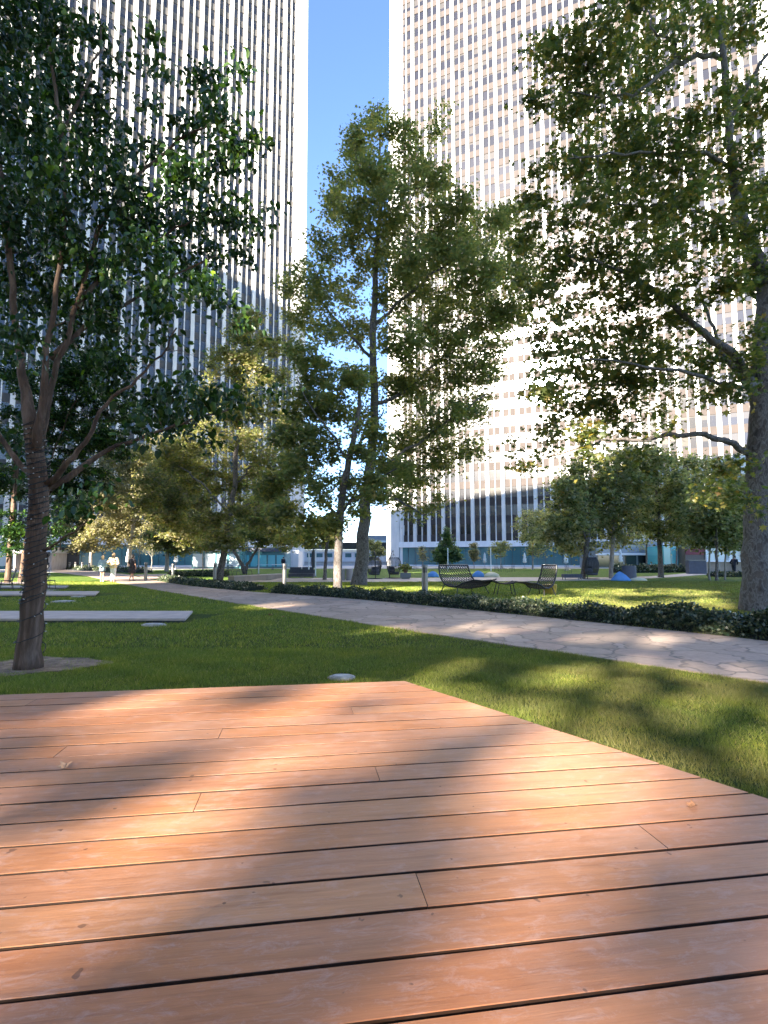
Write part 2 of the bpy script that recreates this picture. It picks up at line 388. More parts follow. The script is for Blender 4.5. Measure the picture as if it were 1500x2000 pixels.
for k in range(36):
    b0 = k * (BWID + GAP); b1 = b0 + BWID
    x1a = b0 * m[0] / m[1]; x1b = b1 * m[0] / m[1]      # right end at both edges
    js = sorted(jl.get(k, [] if rr.random() < .5 else [-5.5 - rr.random() * 3]))
    segs = []; left = -9.0
    for j in js + [None]:
        ra, rb = (x1a, x1b) if j is None else (j - .0015, j - .0015)
        segs.append((left, left, ra, rb)); left = (j or 0) + .0015
    for la, lb, ra, rb in segs:
        ps = []
        dz = rr.uniform(-.0012, .0012)
        for (z, ins) in ((DZ - .03, 0), (DZ - ch, 0), (DZ, ch)):
            ps += [(la, -b0 - ins, z + dz), (ra, -b0 - ins, z + dz), (rb, -b1 + ins, z + dz), (lb, -b1 + ins, z + dz)]
        f = [(3, 2, 1, 0), (8, 11, 10, 9)]
        for L in (0, 4):
            for i in range(4):
                j2 = (i + 1) % 4; f.append((L + i, L + 4 + i, L + 4 + j2, L + j2))
        mb.add(ps, [q[::-1] for q in f])
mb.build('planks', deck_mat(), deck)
mb = MB(); bmax = 36 * (BWID + GAP)
mb.add([(-9, -.03, .05), (-.02, -.03, .05), (bmax * m[0] / m[1] - .03, -bmax, .05), (-9, -bmax, .05), (-9, -.03, DZ - .034), (-.02, -.03, DZ - .034), (bmax * m[0] / m[1] - .03, -bmax, DZ - .034), (-9, -bmax, DZ - .034)],
       [(0, 1, 2, 3), (7, 6, 5, 4), (0, 4, 5, 1), (1, 5, 6, 2), (2, 6, 7, 3), (3, 7, 4, 0)])
mb.build('joist_frame', simple('dark_joists', (.004, .003, .003), .9), deck)

# ------------------------------------------------------------------ office towers
def tower(name, label, P0, ang, nb, side, vis_k, ntop=44):
    """P0: corner nearest the gap; ang: direction the facade runs away from it; side=+1/-1: outward normal = side * left normal"""
    d = np.array([math.cos(ang), math.sin(ang)]); nrm = side * np.array([-d[1], d[0]])
    pitch = 3.4; L = nb * pitch; Z0, FH = 5.5, 3.9; ZT = Z0 + ntop * FH
    root = empty(name, (P0[0], P0[1], 0), 0, label, 'office tower', 'twin office towers')
    inv = np.array([P0[0], P0[1], 0])
    def P(l, e, z): q = P0 + d * l + nrm * e; return np.array([q[0], q[1], z]) - inv
    def bx(mb, l0, l1, e0, e1_, z0, z1):
        v = [P(l0, e0, z0), P(l1, e0, z0), P(l1, e1_, z0), P(l0, e1_, z0), P(l0, e0, z1), P(l1, e0, z1), P(l1, e1_, z1), P(l0, e1_, z1)]
        f = [(0, 3, 2, 1), (4, 5, 6, 7), (0, 1, 5, 4), (1, 2, 6, 5), (2, 3, 7, 6), (3, 0, 4, 7)]
        if side > 0: f = [q[::-1] for q in f]
        mb.add(v, f)
    # core: triangular prism behind the facade
    mb = MB(); A = P(0, -.55, 0); B_ = P(L, -.55, 0); H = L * .866; Cc = P(L / 2, -.55 - H, 0)
    mb.prism([A[:2], B_[:2], Cc[:2]], 0, ZT); mb.build('wall', M_CORE, root)
    mb = MB()      # the two far faces, plain ribs
    for (a, c) in ((A, Cc), (B_, Cc)):
        for i in range(23):
            q = a + (c - a) * (i / 22); mb.box((q[0], q[1], ZT / 2), (1.0, 1.0, ZT))
    mb.build('rear_rib_wall', M_WHITE, root)
    for k in range(ntop):
        mb = MB(); z = Z0 + k * FH; bx(mb, 0, L, -.5, -.24, z, z + 1.6); mb.build('spandrel', M_SPAN if side < 0 else M_SPANG, root)
    bm_ = MB()
    bx(bm_, 0, .85, -.5, .42, Z0, ZT)
    bm_ = MB(); bx(bm_, -.39, .39, -.5, .18, Z0, ZT)
    me = bm_.build('pilaster', M_WHITE, root)
    for i in range(1, nb + 1):
        c = me.copy(); COL.objects.link(c); c.parent = root; c.location = tuple(np.append(d * pitch * i, 0))
    bm_ = MB(); bx(bm_, pitch / 2 - .1, pitch / 2 + .1, -.5, .02, Z0, ZT)
    me = bm_.build('mullion', M_WHITE, root)
    for i in range(1, nb):
        c = me.copy(); COL.objects.link(c); c.parent = root; c.location = tuple(np.append(d * pitch * i, 0))
    # windows
    wm = window_mat('office_window_' + ('west' if side > 0 else 'east'), d, P0, pitch, (.030, .028, .027) if side > 0 else (.016, .015, .017), (.05, .044, .037))
    bm_ = MB(); bx(bm_, .43, 1.595, -.5, -.34, Z0 + 1.605, Z0 + 3.9)
    w0 = bm_.build('window', wm, root); w0.name = 'window'; cnt = 1
    keep = set()
    for k in range(ntop):
        for i in range(vis_k[0], vis_k[1]):
            for h in (0, 1):
                if len(keep) < 99 and (k, i, h) != (0, 0, 0) and vis_k[2] <= k < vis_k[3]: keep.add((k, i, h))
    for (k, i, h) in keep:
        c = w0.copy(); COL.objects.link(c); c.parent = root; c.location = tuple(np.append(d * (pitch * i + h * 1.375), k * FH))
    st = MB()
    for k in range(ntop):
        for i in range(nb):
            for h in (0, 1):
                if (k, i, h) in keep or (k, i, h) == (0, 0, 0): continue
                l0 = pitch * i + .43 + h * 1.375
                st.add([P(l0, -.34, Z0 + k * FH + 1.6), P(l0 + 1.165, -.34, Z0 + k * FH + 1.6), P(l0 + 1.165, -.34, Z0 + k * FH + 3.9), P(l0, -.34, Z0 + k * FH + 3.9)],
                       [(0, 1, 2, 3) if side < 0 else (3, 2, 1, 0)])
    tag(st.build('upper_window', wm, root), kind='stuff')
    # tapered corner columns, base fascia, glazed base
    for (l0, sg) in ((0, -1), (L, 1)):
        mb = MB(); wb, wt = 3.1, 1.9
        a0, a1 = (l0 + sg * .43, l0 + sg * (.43 + wb)); t1 = l0 + sg * (.43 + wt)
        lo, hi = sorted((a0, a1)); lt, ht = sorted((a0, t1))
        v = [P(lo, -3, 0), P(hi, -3, 0), P(hi, .45, 0), P(lo, .45, 0), P(lt, -3, ZT), P(ht, -3, ZT), P(ht, .45, ZT), P(lt, .45, ZT)]
        f = [(0, 3, 2, 1), (4, 5, 6, 7), (0, 1, 5, 4), (1, 2, 6, 5), (2, 3, 7, 6), (3, 0, 4, 7)]
        if side > 0: f = [q[::-1] for q in f]
        mb.add(v, f); mb.build('corner_column', M_WHITE, root)
    mb = MB(); bx(mb, -.42, L + .42, -.5, .5, 4.25, 5.497); mb.build('fascia', M_BAND, root)
    mb = MB(); bx(mb, -.42, L + .42, -.52, -.12, 0, 4.25); mb.build('base_glazing', M_TEAL, root)
    mb = MB()
    for i in range(int(L / 1.7) + 1): bx(mb, i * 1.7 - .03, i * 1.7 + .03, -.118, -.06, 0, 4.245)
    mb.build('glazing_bar', M_DARKM, root)
    mb = MB(); bx(mb, -.42, L + .42, -.11, -.02, .0, .28); mb.build('plinth', M_BAND, root)
    return root
PR = W(784, 1093, 126.4)[:2]; PL = W(566, 1093, 126.0)[:2]
tower('office_tower', 'sunlit white ribbed office tower on the right with dark windows and taupe bands', PR, math.radians(-23.7), 22, -1, (0, 10, 0, 5))
tower('office_tower', 'greyer white ribbed office tower on the left behind the dark leafy tree', PL, math.radians(217.1), 22, 1, (0, 10, 0, 5))

# ------------------------------------------------------------------ unseen blocks added behind the camera to shade the garden
TE = math.tan(SUN_EL); SU = np.array([.8605, -.5095]); SS = np.array([.5095, .8605])
def s_occ(u): return -60 + (u + 50) * .36
def occ_pt(u, off=0.0):
    q = SU * u + SS * (s_occ(u) - off); return q
def occ_box(mb, u0, u1, z0, z1, z1b=None, thick=14.0, f0=0.0):
    a, b = occ_pt(u0, f0), occ_pt(u1, f0); c, d = occ_pt(u1, thick), occ_pt(u0, thick); z1b = z1 if z1b is None else z1b
    mb.add([(*a, z0), (*b, z0), (*c, z0), (*d, z0), (*a, z1), (*b, z1b), (*c, z1b), (*d, z1)],
           [(0, 3, 2, 1), (4, 5, 6, 7), (0, 1, 5, 4), (1, 2, 6, 5), (2, 3, 7, 6), (3, 0, 4, 7)][:])
M_OCC = mk_concrete('beige_shade_block', (.68, .64, .58), .1, .3)  # pale so the added blocks bounce light into the shade
nb_ = empty('shade_block', (0, 0, 0), 0, 'tall pale unseen block added behind the deck for its shade', 'building')
mb = MB(); occ_box(mb, -170, -88, 0, 120, 121, 20); occ_box(mb, -88, -66, 56, 121, 121, 20); occ_box(mb, -88, -66, 0, 39, 39, 20)
occ_box(mb, -80, -76, 39, 56); occ_box(mb, -71, -69, 39, 56); mb.build('wall', M_OCC, nb_)  # gaps shaped to let sun onto the pale trees
nb2 = empty('shade_block', (0, 0, 0), 0, 'lower pale unseen block added behind the deck, with openings shaped for sunlight', 'building')
mb = MB()
Z = [0, 14, 25.5, 34, 45]
def HA(u): return 76 + (u + 55) * .03
occ_box(mb, -64, 40, 47, HA(-64), HA(40))                # solid top, shades the foot of the right tower
occ_box(mb, -64, -48, 0, 47); occ_box(mb, -48, -22, 0, 25.5)
occ_box(mb, -22, 8, 31, 47); occ_box(mb, -22, 8, 0, 12.6)
occ_box(mb, 8, 40, 0, 47)
occ_box(mb, -29.5, -22, 25.5, 35.5); occ_box(mb, -29.5, -22, 40.5, 47, None, .6); occ_box(mb, -26.6, -25, 35.5, 40.5, None, .6); occ_box(mb, -48, -29.5, 30.8, 47, None, .6)  # openings shaped to let sun reach the walkers and leaning plane
mb.build('wall', M_OCC, nb2)
# perforated screen added out of view, holes shaped to cast dapples on lawn and deck
def proj(P):
    v = P - CAM; c, s = math.cos(PITCH), math.sin(PITCH)
    zc = v[..., 1] * c + v[..., 2] * s; yc = -v[..., 1] * s + v[..., 2] * c
    return 750 + FPX * v[..., 0] / zc, 1000 - FPX * yc / zc
lit = [  # px, py, rx, ry, strength : where the photograph shows light on the ground
    (640, 1362, 230, 24, 1.0), (430, 1402, 220, 26, .8), (160, 1362, 100, 12, .4), (1000, 1480, 260, 60, .45), (1130, 1560, 220, 50, .5), (220, 1480, 200, 34, .45),
    (620, 1640, 300, 50, .35), (1380, 1720, 220, 110, .85), (1000, 1740, 160, 60, .7), (1250, 1880, 300, 80, .7), (300, 1800, 300, 90, .25), (820, 1920, 220, 60, .45), (60, 1560, 160, 60, .3), (1300, 1640, 120, 30, .6),
    (1040, 1318, 80, 20, .55), (1400, 1370, 110, 38, .6), (1230, 1345, 60, 14, .35), (700, 1290, 60, 14, .55), (840, 1295, 40, 10, .5), (1460, 1450, 60, 40, .5),
    (500, 1178, 50, 7, .6), (1300, 1300, 200, 14, .6), (900, 1225, 200, 12, .4), (1180, 1245, 220, 12, .5),
    (620, 1146, 60, 6, 1), (700, 1150, 40, 6, 1), (790, 1146, 60, 6, 1), (1080, 1172, 110, 13, 1), (1150, 1182, 160, 12, 1), (1220, 1152, 110, 9, .9), (1320, 1180, 160, 12, .95), (1420, 1172, 100, 10, .9), (960, 1168, 60, 6, .35), (1320, 1155, 120, 6, .7)]
cs = .30
us = np.arange(-22, 8, cs); zs = np.arange(12.6, 31, cs * .5)
UU, ZZ = np.meshgrid(us, zs, indexing='ij'); so_ = s_occ(UU)
OP = SU[None, None] * UU[..., None] + SS[None, None] * so_[..., None]
dd = (ZZ - .12) / TE; gx = OP[..., 0] + SS[0] * dd; gy = OP[..., 1] + SS[1] * dd
pxs, pys = proj(np.stack([gx, gy, np.full_like(gx, .12)], -1))
prob = np.zeros_like(gx)
for (ax, ay, rx, ry, st_) in lit:
    q = ((pxs - ax) / rx) ** 2 + ((pys - ay) / ry) ** 2; prob = np.maximum(prob, st_ * np.clip(1.45 - q, 0, 1))
prob[(UU > .5) & (gy > 6)] = 0; prob[gy < .5] = .22; prob[UU < -13.5] *= 1.0; prob[(gy < .5) & (UU < -3)] = 0
deckzone = (gy > -.5) & (gy < 5.2) & (pxs > -400) & (pxs < 1900)
blob = .5 + .5 * np.sin(pxs / 95 + 1.7 * np.sin(pys / 37)) * np.sin(pys / 26 + 1.3 * np.sin(pxs / 120))
prob = np.where(deckzone, .13 + .20 * prob + .07 * blob + .08 * blob * (prob > .12), prob * np.where(gy < 16, .5, .74))
hole = rng.random(prob.shape) < prob
V = []; F = []
A = OP[~hole]; z_ = ZZ[~hole]; du = SU + SS * .36; du = du * cs
n = len(A)
V = np.zeros((n, 4, 3)); V[:, 0, :2] = A; V[:, 1, :2] = A + du; V[:, 2, :2] = A + du; V[:, 3, :2] = A
V[:, 0, 2] = z_; V[:, 1, 2] = z_; V[:, 2, 2] = z_ + cs * .5; V[:, 3, 2] = z_ + cs * .5
arr_mesh('dapple_screen', V.reshape(-1, 3), np.arange(n * 4).reshape(-1, 4), M_OCC, nb2)

# ------------------------------------------------------------------ trees
LEAF = {
    'ovate': (np.array([[0, 0, 0], [-.30, .28, .07], [-.26, .66, .05], [0, 1, -.10], [.26, .66, .05], [.30, .28, .07]]), np.array([[0, 5, 4, 3], [0, 3, 2, 1]])),
    'plane': None,
    'diamond': (np.array([[0, 0, 0], [-.42, .5, .10], [0, 1, -.05], [.42, .5, .10]]), np.array([[0, 3, 2, 1]])),
}
_a = np.array([90, 118, 140, 165, 188, 235, 270, 305, 352, 375, 400, 422]) * PI / 180
_r = np.array([.62, .30, .56, .27, .50, .16, .30, .16, .50, .27, .56, .30])
_v = np.stack([_r * np.cos(_a), .42 + _r * np.sin(_a), .10 * np.abs(np.cos(_a)) - .05], 1)
LEAF['plane'] = (_v, np.array([[0, 1, 11, 11], [1, 2, 3, 3], [1, 3, 4, 5], [1, 5, 6, 7], [1, 7, 9, 11], [7, 8, 9, 9], [9, 10, 11, 11]]))

def leaves(name, P, size, kind, mat, parent, r, droop=.35, spread=.9, facing=None):
    """one leaf per point; random heading, mostly level with some tilt"""
    T, F = LEAF[kind]; n = len(P)
    yaw = r.uniform(0, 2 * PI, n); pitch = -droop + r.normal(0, spread * .55, n); roll = r.normal(0, spread * .6, n)
    sz = size * np.clip(r.normal(1, .25, n), .5, 1.6)
    cy, sy, cp, sp, cr_, sr = np.cos(yaw), np.sin(yaw), np.cos(pitch), np.sin(pitch), np.cos(roll), np.sin(roll)
    # roll about y, pitch about x, yaw about z
    x = T[None, :, 0] * cr_[:, None] + T[None, :, 2] * sr[:, None]; z = -T[None, :, 0] * sr[:, None] + T[None, :, 2] * cr_[:, None]; y = np.repeat(T[None, :, 1], n, 0)
    y2 = y * cp[:, None] - z * sp[:, None]; z2 = y * sp[:, None] + z * cp[:, None]
    X = x * cy[:, None] - y2 * sy[:, None]; Y = x * sy[:, None] + y2 * cy[:, None]
    V = np.stack([X, Y, z2], -1) * sz[:, None, None] + P[:, None, :]
    k = len(T)
    if kind == 'plane':
        tri = []
        for q in F:
            tri.append([q[0], q[1], q[2]])
            if q[3] != q[2]: tri.append([q[0], q[2], q[3]])
        F = np.array(tri)
    FF = (F[None] + (np.arange(n) * k)[:, None, None]).reshape(-1, F.shape[1])
    return arr_mesh(name, V.reshape(-1, 3), FF, mat, parent)

def wiggle(pts, amp, r, n=6):
    """resample a polyline with a little crookedness"""
    pts = np.asarray(pts, float); t = np.r_[0, np.cumsum(np.linalg.norm(np.diff(pts[:, :3], axis=0), axis=1))]
    m = max(n, int(len(pts) * 3)); tt = np.linspace(0, t[-1], m)
    Q = np.stack([np.interp(tt, t, pts[:, i]) for i in range(pts.shape[1])], 1)
    for _ in range(2): Q[1:-1] = (Q[:-2] + 2 * Q[1:-1] + Q[2:]) / 4
    Q[1:-1, :3] += r.normal(0, amp, (m - 2, 3))
    return Q

def make_tree(name, label, cat, base, trunk, limbs, clumps, nleaf, lsize, lkind, lmat, bmat, seed=1, tips=160, spray=.35, group=None,
              depth=1.0, twig_r=.02, flat=.55, droop=.35, amp=.03, spread=.9, extra_leaf=None, root_flare=1.0):
    """trunk / limbs: lists of (px, py, Y, radius m); clumps: (px, py, radius px, Y). All are turned into world points at their own distance."""
    r = np.random.default_rng(seed)
    root = empty(name, tuple(base), 0, label, cat, group); b0 = np.array([*base])
    def conv(L): return np.array([[*(W(p[0], p[1], p[2])), p[3]] for p in L])
    tr = conv(trunk); tr[0, :3] = b0
    tr = wiggle(tr, amp, r, 14)
    if root_flare > 1: tr = np.concatenate([[[*b0 - [0, 0, .08], tr[0, 3] * root_flare * 1.1]], tr]); tr[1, 3] *= root_flare; tr[1, :3] = b0 + [0, 0, .1]
    mb = MB(); mb.tube(tr[:, :3] - b0, tr[:, 3], 16); mb.build('trunk', bmat, root, True)
    nodes = [*tr[int(len(tr) * .35):, :]]
    for L in limbs:
        q = wiggle(conv(L), amp * 1.2, r, 10); d = np.linalg.norm(tr[:, :3] - q[0, :3], axis=1)
        mb = MB(); mb.tube(q[:, :3] - b0, q[:, 3], 9); mb.build('limb', bmat, root, True)
        nodes += [*q]
    nodes = np.array(nodes)
    # tips inside the clumps
    C = []; wts = []
    for (px, py, rp, Y) in clumps:
        c = W(px, py, Y); rm = rp * Y / FPX; C.append((c, rm)); wts.append(rm ** 2)
    wts = np.array(wts) / sum(wts); idx = r.choice(len(C), tips, p=wts)
    T = []
    for i in idx:
        c, rm = C[i]; v = r.normal(0, 1, 3); v /= np.linalg.norm(v); q = r.uniform(.15, 1) ** .45
        T.append(c + v * q * rm * np.array([1, depth, .9]))
    T = np.array(T); d0 = np.array([np.min(np.linalg.norm(nodes[:, :3] - t, axis=1)) for t in T]); T = T[np.argsort(d0)]
    mb = MB(); NN = np.zeros((len(nodes) + tips * 5, 4)); NN[:len(nodes)] = nodes; nn = len(nodes)
    tw = []
    for t in T:
        dv = NN[:nn, :3] - t; dist = np.linalg.norm(dv, axis=1) + np.maximum(0, dv[:, 2]) * .8; j = int(np.argmin(dist)); p = NN[j, :3]; D = np.linalg.norm(t - p)
        if D < .05: continue
        mid = (p + t) / 2 + r.normal(0, .09 * D, 3) + np.array([0, 0, .06 * D]); q1 = (p + mid) / 2 + r.normal(0, .03 * D, 3); q2 = (mid + t) / 2 + r.normal(0, .05 * D, 3)
        ra = min(NN[j, 3] * .6, twig_r * (.6 + .55 * D)); pts = np.array([p, q1, mid, q2, t]); rad = np.array([ra, ra * .8, ra * .6, ra * .42, ra * .22])
        mb.tube(pts - b0, rad, 4, False)
        for a_, b_ in zip(pts[1:], rad[1:]): NN[nn] = [*a_, b_]; nn += 1
        tw.append((pts, D))
    mb.build('branchwork', bmat, root)
    # leaves in sprays along the outer half of each twig
    per = max(1, nleaf // max(1, len(tw))); LP = []
    for pts, D in tw:
        m = max(2, int(per * r.uniform(.5, 1.5))); u = r.uniform(.35, 1.05, m) * 4; i = np.clip(u.astype(int), 0, 3); f = (u - i)[:, None]
        q = pts[i] * (1 - f) + pts[i + 1] * f
        LP.append(q + r.normal(0, 1, (m, 3)) * spray * np.array([.6, .6, .6 * flat]) * r.uniform(.4, 1, (m, 1)))
    LP = np.concatenate(LP) - b0
    LP = LP[LP[:, 2] + b0[2] > .35]
    if extra_leaf is not None:
        k = int(len(LP) * extra_leaf[1]); sel = r.permutation(len(LP)); leaves('crown_accent', LP[sel[:k]], lsize, lkind, extra_leaf[0], root, r, droop, spread); LP = LP[sel[k:]]
    leaves('crown', LP, lsize, lkind, lmat, root, r, droop, spread)
    return root
def Y_of(py, z=0): return G(750, py, z)[1]

# --- 1: dark broadleaf tree in the left foreground
Y1 = T1[1]; rr = random.Random(11)
def cl_(L, Y, dy): return [(x, y, r_, Y + rr.uniform(-dy, dy)) for (x, y, r_) in L]
tr1 = [(55, 1306, Y1, .155), (62, 1200, Y1, .14), (72, 1080, Y1, .13), (76, 960, Y1, .125), (74, 900, Y1, .12), (62, 820, Y1, .095), (50, 760, Y1, .06), (40, 700, Y1, .05), (22, 560, Y1 + .1, .042), (8, 400, Y1 + .2, .045), (-10, 250, Y1 + .3, .03), (-30, 100, Y1 + .4, .02)]
lm1 = [[(70, 880, Y1 - .05, .07), (80, 780, Y1 - .15, .05), (90, 690, Y1 - .2, .04), (112, 560, Y1 - .3, .032), (128, 420, Y1 - .4, .025), (120, 250, Y1 - .4, .03), (96, 90, Y1 - .5, .018)],
       [(78, 880, Y1 + .05, .06), (98, 760, Y1 + .1, .042), (122, 690, Y1 + .1, .038), (150, 600, Y1 + .1, .033), (188, 460, Y1, .032), (232, 380, Y1, .032), (300, 310, Y1, .024), (360, 265, Y1 - .1, .018), (425, 235, Y1 - .2, .010)],
       [(150, 600, Y1 + .1, .04), (205, 525, Y1 + .3, .034), (255, 500, Y1 + .3, .026), (310, 470, Y1 + .4, .02), (380, 425, Y1 + .4, .012)],
       [(92, 945, Y1, .05), (130, 910, Y1 - .1, .04), (165, 870, Y1 - .2, .032), (205, 790, Y1 - .2, .024), (240, 760, Y1 - .3, .022), (300, 720, Y1 - .3, .015), (345, 640, Y1 - .4, .010)],
       [(90, 960, Y1 + .1, .055), (140, 925, Y1 + .1, .045), (205, 880, Y1 + .2, .032), (290, 850, Y1 + .3, .024), (380, 815, Y1 + .3, .016), (450, 800, Y1 + .4, .010)],
       [(62, 930, Y1, .045), (35, 905, Y1 + .1, .04), (10, 870, Y1 + .2, .035), (-30, 800, Y1 + .2, .025)],
       [(100, 700, Y1 + .1, .045), (160, 640, Y1 + .4, .035), (240, 600, Y1 + .6, .025), (330, 540, Y1 + .7, .018), (420, 500, Y1 + .8, .010)],
       [(86, 1075, Y1 - .1, .02), (110, 1062, Y1 - .2, .016), (155, 1035, Y1 - .3, .012), (195, 985, Y1 - .3, .006)],
       [(120, 260, Y1 - .4, .025), (170, 170, Y1 - .3, .018), (200, 80, Y1 - .2, .012), (190, -20, Y1, .008)]]
cm1 = cl_([(30, 20, 80), (110, 40, 60), (60, 120, 80), (130, 150, 60), (185, 60, 32), (205, 130, 25), (40, 220, 90), (140, 240, 70), (205, 215, 35), (40, 330, 95), (130, 330, 80), (205, 320, 45), (288, 85, 22), (305, 120, 26), (325, 150, 14), (262, 200, 20), (300, 215, 25),
           (235, 290, 40), (295, 285, 28), (405, 165, 35), (425, 220, 45), (475, 270, 36), (375, 250, 40), (462, 75, 16), (470, 130, 26), (500, 160, 12), (340, 330, 45), (440, 310, 36), (250, 400, 70), (340, 420, 60), (430, 400, 55), (500, 440, 26), (535, 400, 12), (50, 450, 90), (160, 480, 80),
           (280, 520, 75), (380, 500, 55), (470, 500, 30), (60, 580, 75), (180, 590, 60), (300, 600, 45), (400, 560, 38), (440, 590, 20), (30, 660, 45), (130, 660, 30), (190, 640, 45), (230, 690, 50), (300, 670, 28), (220, 750, 40), (300, 775, 48), (355, 770, 42), (425, 770, 50), (495, 780, 32), (540, 770, 12), (350, 830, 40), (425, 860, 26),
           (280, 830, 32), (375, 705, 14), (320, 600, 20), (480, 640, 10), (130, 980, 24), (175, 930, 18), (40, 945, 22), (20, 860, 30), (200, 960, 18)], Y1 - .1, 1.3)
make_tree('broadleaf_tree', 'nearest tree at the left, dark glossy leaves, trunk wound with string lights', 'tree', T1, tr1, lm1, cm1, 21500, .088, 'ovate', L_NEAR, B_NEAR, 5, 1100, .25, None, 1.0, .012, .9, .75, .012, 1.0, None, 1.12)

# --- 2: large plane tree at the right edge
T2 = G(1475, 1193); Y2 = T2[1]
tr2 = [(1475, 1193, Y2, .38), (1476, 1120, Y2, .345), (1478, 1000, Y2, .34), (1482, 880, Y2, .335), (1490, 760, Y2, .32), (1496, 640, Y2, .28), (1494, 560, Y2, .23), (1470, 480, Y2 - .2, .17), (1440, 400, Y2 - .4, .14), (1425, 290, Y2 - .6, .12), (1418, 180, Y2 - .9, .10), (1405, 60, Y2 - 1.2, .07), (1400, -80, Y2 - 1.4, .05)]
lm2 = [[(1462, 885, Y2, .11), (1425, 860, Y2 - .2, .09), (1375, 848, Y2 - .4, .075), (1300, 850, Y2 - .6, .06), (1220, 858, Y2 - .8, .045), (1140, 872, Y2 - 1, .03), (1070, 890, Y2 - 1.1, .018)],
       [(1478, 800, Y2, .15), (1455, 700, Y2 - .3, .12), (1400, 675, Y2 - .5, .11), (1345, 625, Y2 - .8, .09), (1280, 565, Y2 - 1, .07), (1200, 520, Y2 - 1.3, .05), (1110, 500, Y2 - 1.5, .03)],
       [(1480, 780, Y2, .10), (1440, 730, Y2 + .4, .09), (1412, 690, Y2 + .6, .06), (1395, 640, Y2 + .7, .05), (1370, 580, Y2 + .8, .04)],
       [(1415, 115, Y2 - .9, .08), (1380, 108, Y2 - 1.2, .07), (1335, 112, Y2 - 1.4, .065), (1290, 150, Y2 - 1.5, .05), (1240, 185, Y2 - 1.6, .035), (1180, 190, Y2 - 1.7, .025), (1110, 180, Y2 - 1.8, .015)],
       [(1330, 112, Y2 - 1.4, .04), (1310, 75, Y2 - 1.5, .035), (1275, 70, Y2 - 1.6, .03), (1265, 20, Y2 - 1.6, .02)],
       [(1430, 330, Y2 - .6, .07), (1380, 300, Y2 - 1.2, .05), (1310, 300, Y2 - 1.8, .04), (1200, 300, Y2 - 2.2, .03), (1110, 310, Y2 - 2.4, .018)],
       [(1455, 440, Y2 - .3, .07), (1400, 430, Y2 + .4, .055), (1320, 400, Y2 + .9, .045), (1220, 400, Y2 + 1.2, .03), (1110, 400, Y2 + 1.4, .018)],
       [(1490, 750, Y2 - .1, .08), (1440, 760, Y2 - 1, .06), (1340, 730, Y2 - 1.6, .045), (1240, 710, Y2 - 2.0, .03), (1130, 700, Y2 - 2.2, .018)],
       [(1425, 250, Y2 - .6, .07), (1450, 180, Y2 - 1, .06), (1480, 130, Y2 - 1.2, .05), (1530, 60, Y2 - 1.4, .03)]]
cm2 = cl_([(1100, 100, 60), (1055, 90, 26), (1160, 50, 65), (1250, 40, 75), (1350, 50, 70), (1450, 50, 70), (1110, 200, 50), (1180, 170, 65), (1275, 150, 60), (1400, 190, 60), (1485, 200, 60), (1050, 200, 24), (1060, 320, 30), (1040, 440, 34), (1010, 520, 26), (1000, 560, 26), (1040, 640, 30), (1110, 300, 55), (1200, 280, 75), (1300, 290, 80), (1430, 320, 60), (1490, 380, 50),
           (1050, 390, 28), (1140, 400, 70), (1250, 400, 80), (1350, 420, 80), (1460, 440, 60), (1010, 470, 28), (1080, 510, 55), (1190, 520, 70), (1290, 530, 80), (1400, 540, 60), (1480, 540, 50), (1050, 590, 36), (1130, 620, 60), (1230, 620, 60), (1320, 610, 45),
           (1080, 700, 45), (1160, 690, 65), (1260, 700, 75), (1360, 710, 60), (1430, 760, 45), (1045, 760, 38), (1120, 770, 60), (1210, 780, 65), (1300, 790, 45), (1380, 790, 30), (1010, 850, 24), (1070, 850, 45), (1150, 860, 45), (1230, 860, 45), (1020, 905, 20), (1310, 840, 25), (1450, 690, 35), (1480, 640, 30),
           (1430, 970, 34), (1370, 960, 26), (1480, 1000, 22), (1400, 920, 26), (1450, 900, 20), (1160, 940, 16)], Y2 - .3, 2.0)
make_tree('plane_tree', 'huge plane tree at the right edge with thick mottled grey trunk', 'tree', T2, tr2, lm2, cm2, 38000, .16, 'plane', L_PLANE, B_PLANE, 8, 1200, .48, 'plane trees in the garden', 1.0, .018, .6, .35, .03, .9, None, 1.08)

# --- 3, 4: the two tall planes in the middle
T4 = G(701, 1143); Y4 = T4[1]
tr4 = [(701, 1143, Y4, .42), (706, 1080, Y4, .36), (712, 1010, Y4, .33), (722, 930, Y4, .29), (730, 840, Y4, .25), (730, 740, Y4, .22), (728, 620, Y4, .19), (735, 500, Y4, .15), (745, 400, Y4, .11), (742, 300, Y4, .07), (738, 200, Y4, .03)]
lm4 = [[(722, 940, Y4, .12), (760, 900, Y4 - .5, .10), (830, 860, Y4 - 1, .08), (900, 800, Y4 - 1.5, .05), (950, 770, Y4 - 2, .03)],
       [(730, 790, Y4, .12), (790, 770, Y4 + .5, .10), (860, 700, Y4 + 1, .07), (930, 640, Y4 + 1, .04), (985, 610, Y4 + 1, .02)],
       [(728, 640, Y4, .11), (780, 590, Y4 - .5, .09), (850, 530, Y4 - 1, .06), (920, 490, Y4 - 1, .04), (960, 460, Y4 - 1, .02)],
       [(728, 700, Y4, .10), (680, 650, Y4 - .5, .08), (630, 590, Y4 - 1, .05), (590, 540, Y4 - 1, .03)],
       [(735, 520, Y4, .08), (780, 440, Y4, .06), (820, 350, Y4, .04), (845, 270, Y4, .02)],
       [(738, 480, Y4, .07), (700, 430, Y4, .05), (660, 380, Y4, .03)],
       [(745, 400, Y4, .05), (700, 330, Y4, .04), (685, 280, Y4, .02)],
       [(716, 985, Y4, .07), (750, 965, Y4 - 1, .06), (790, 985, Y4 - 1.5, .05), (825, 1005, Y4 - 2, .03)]]
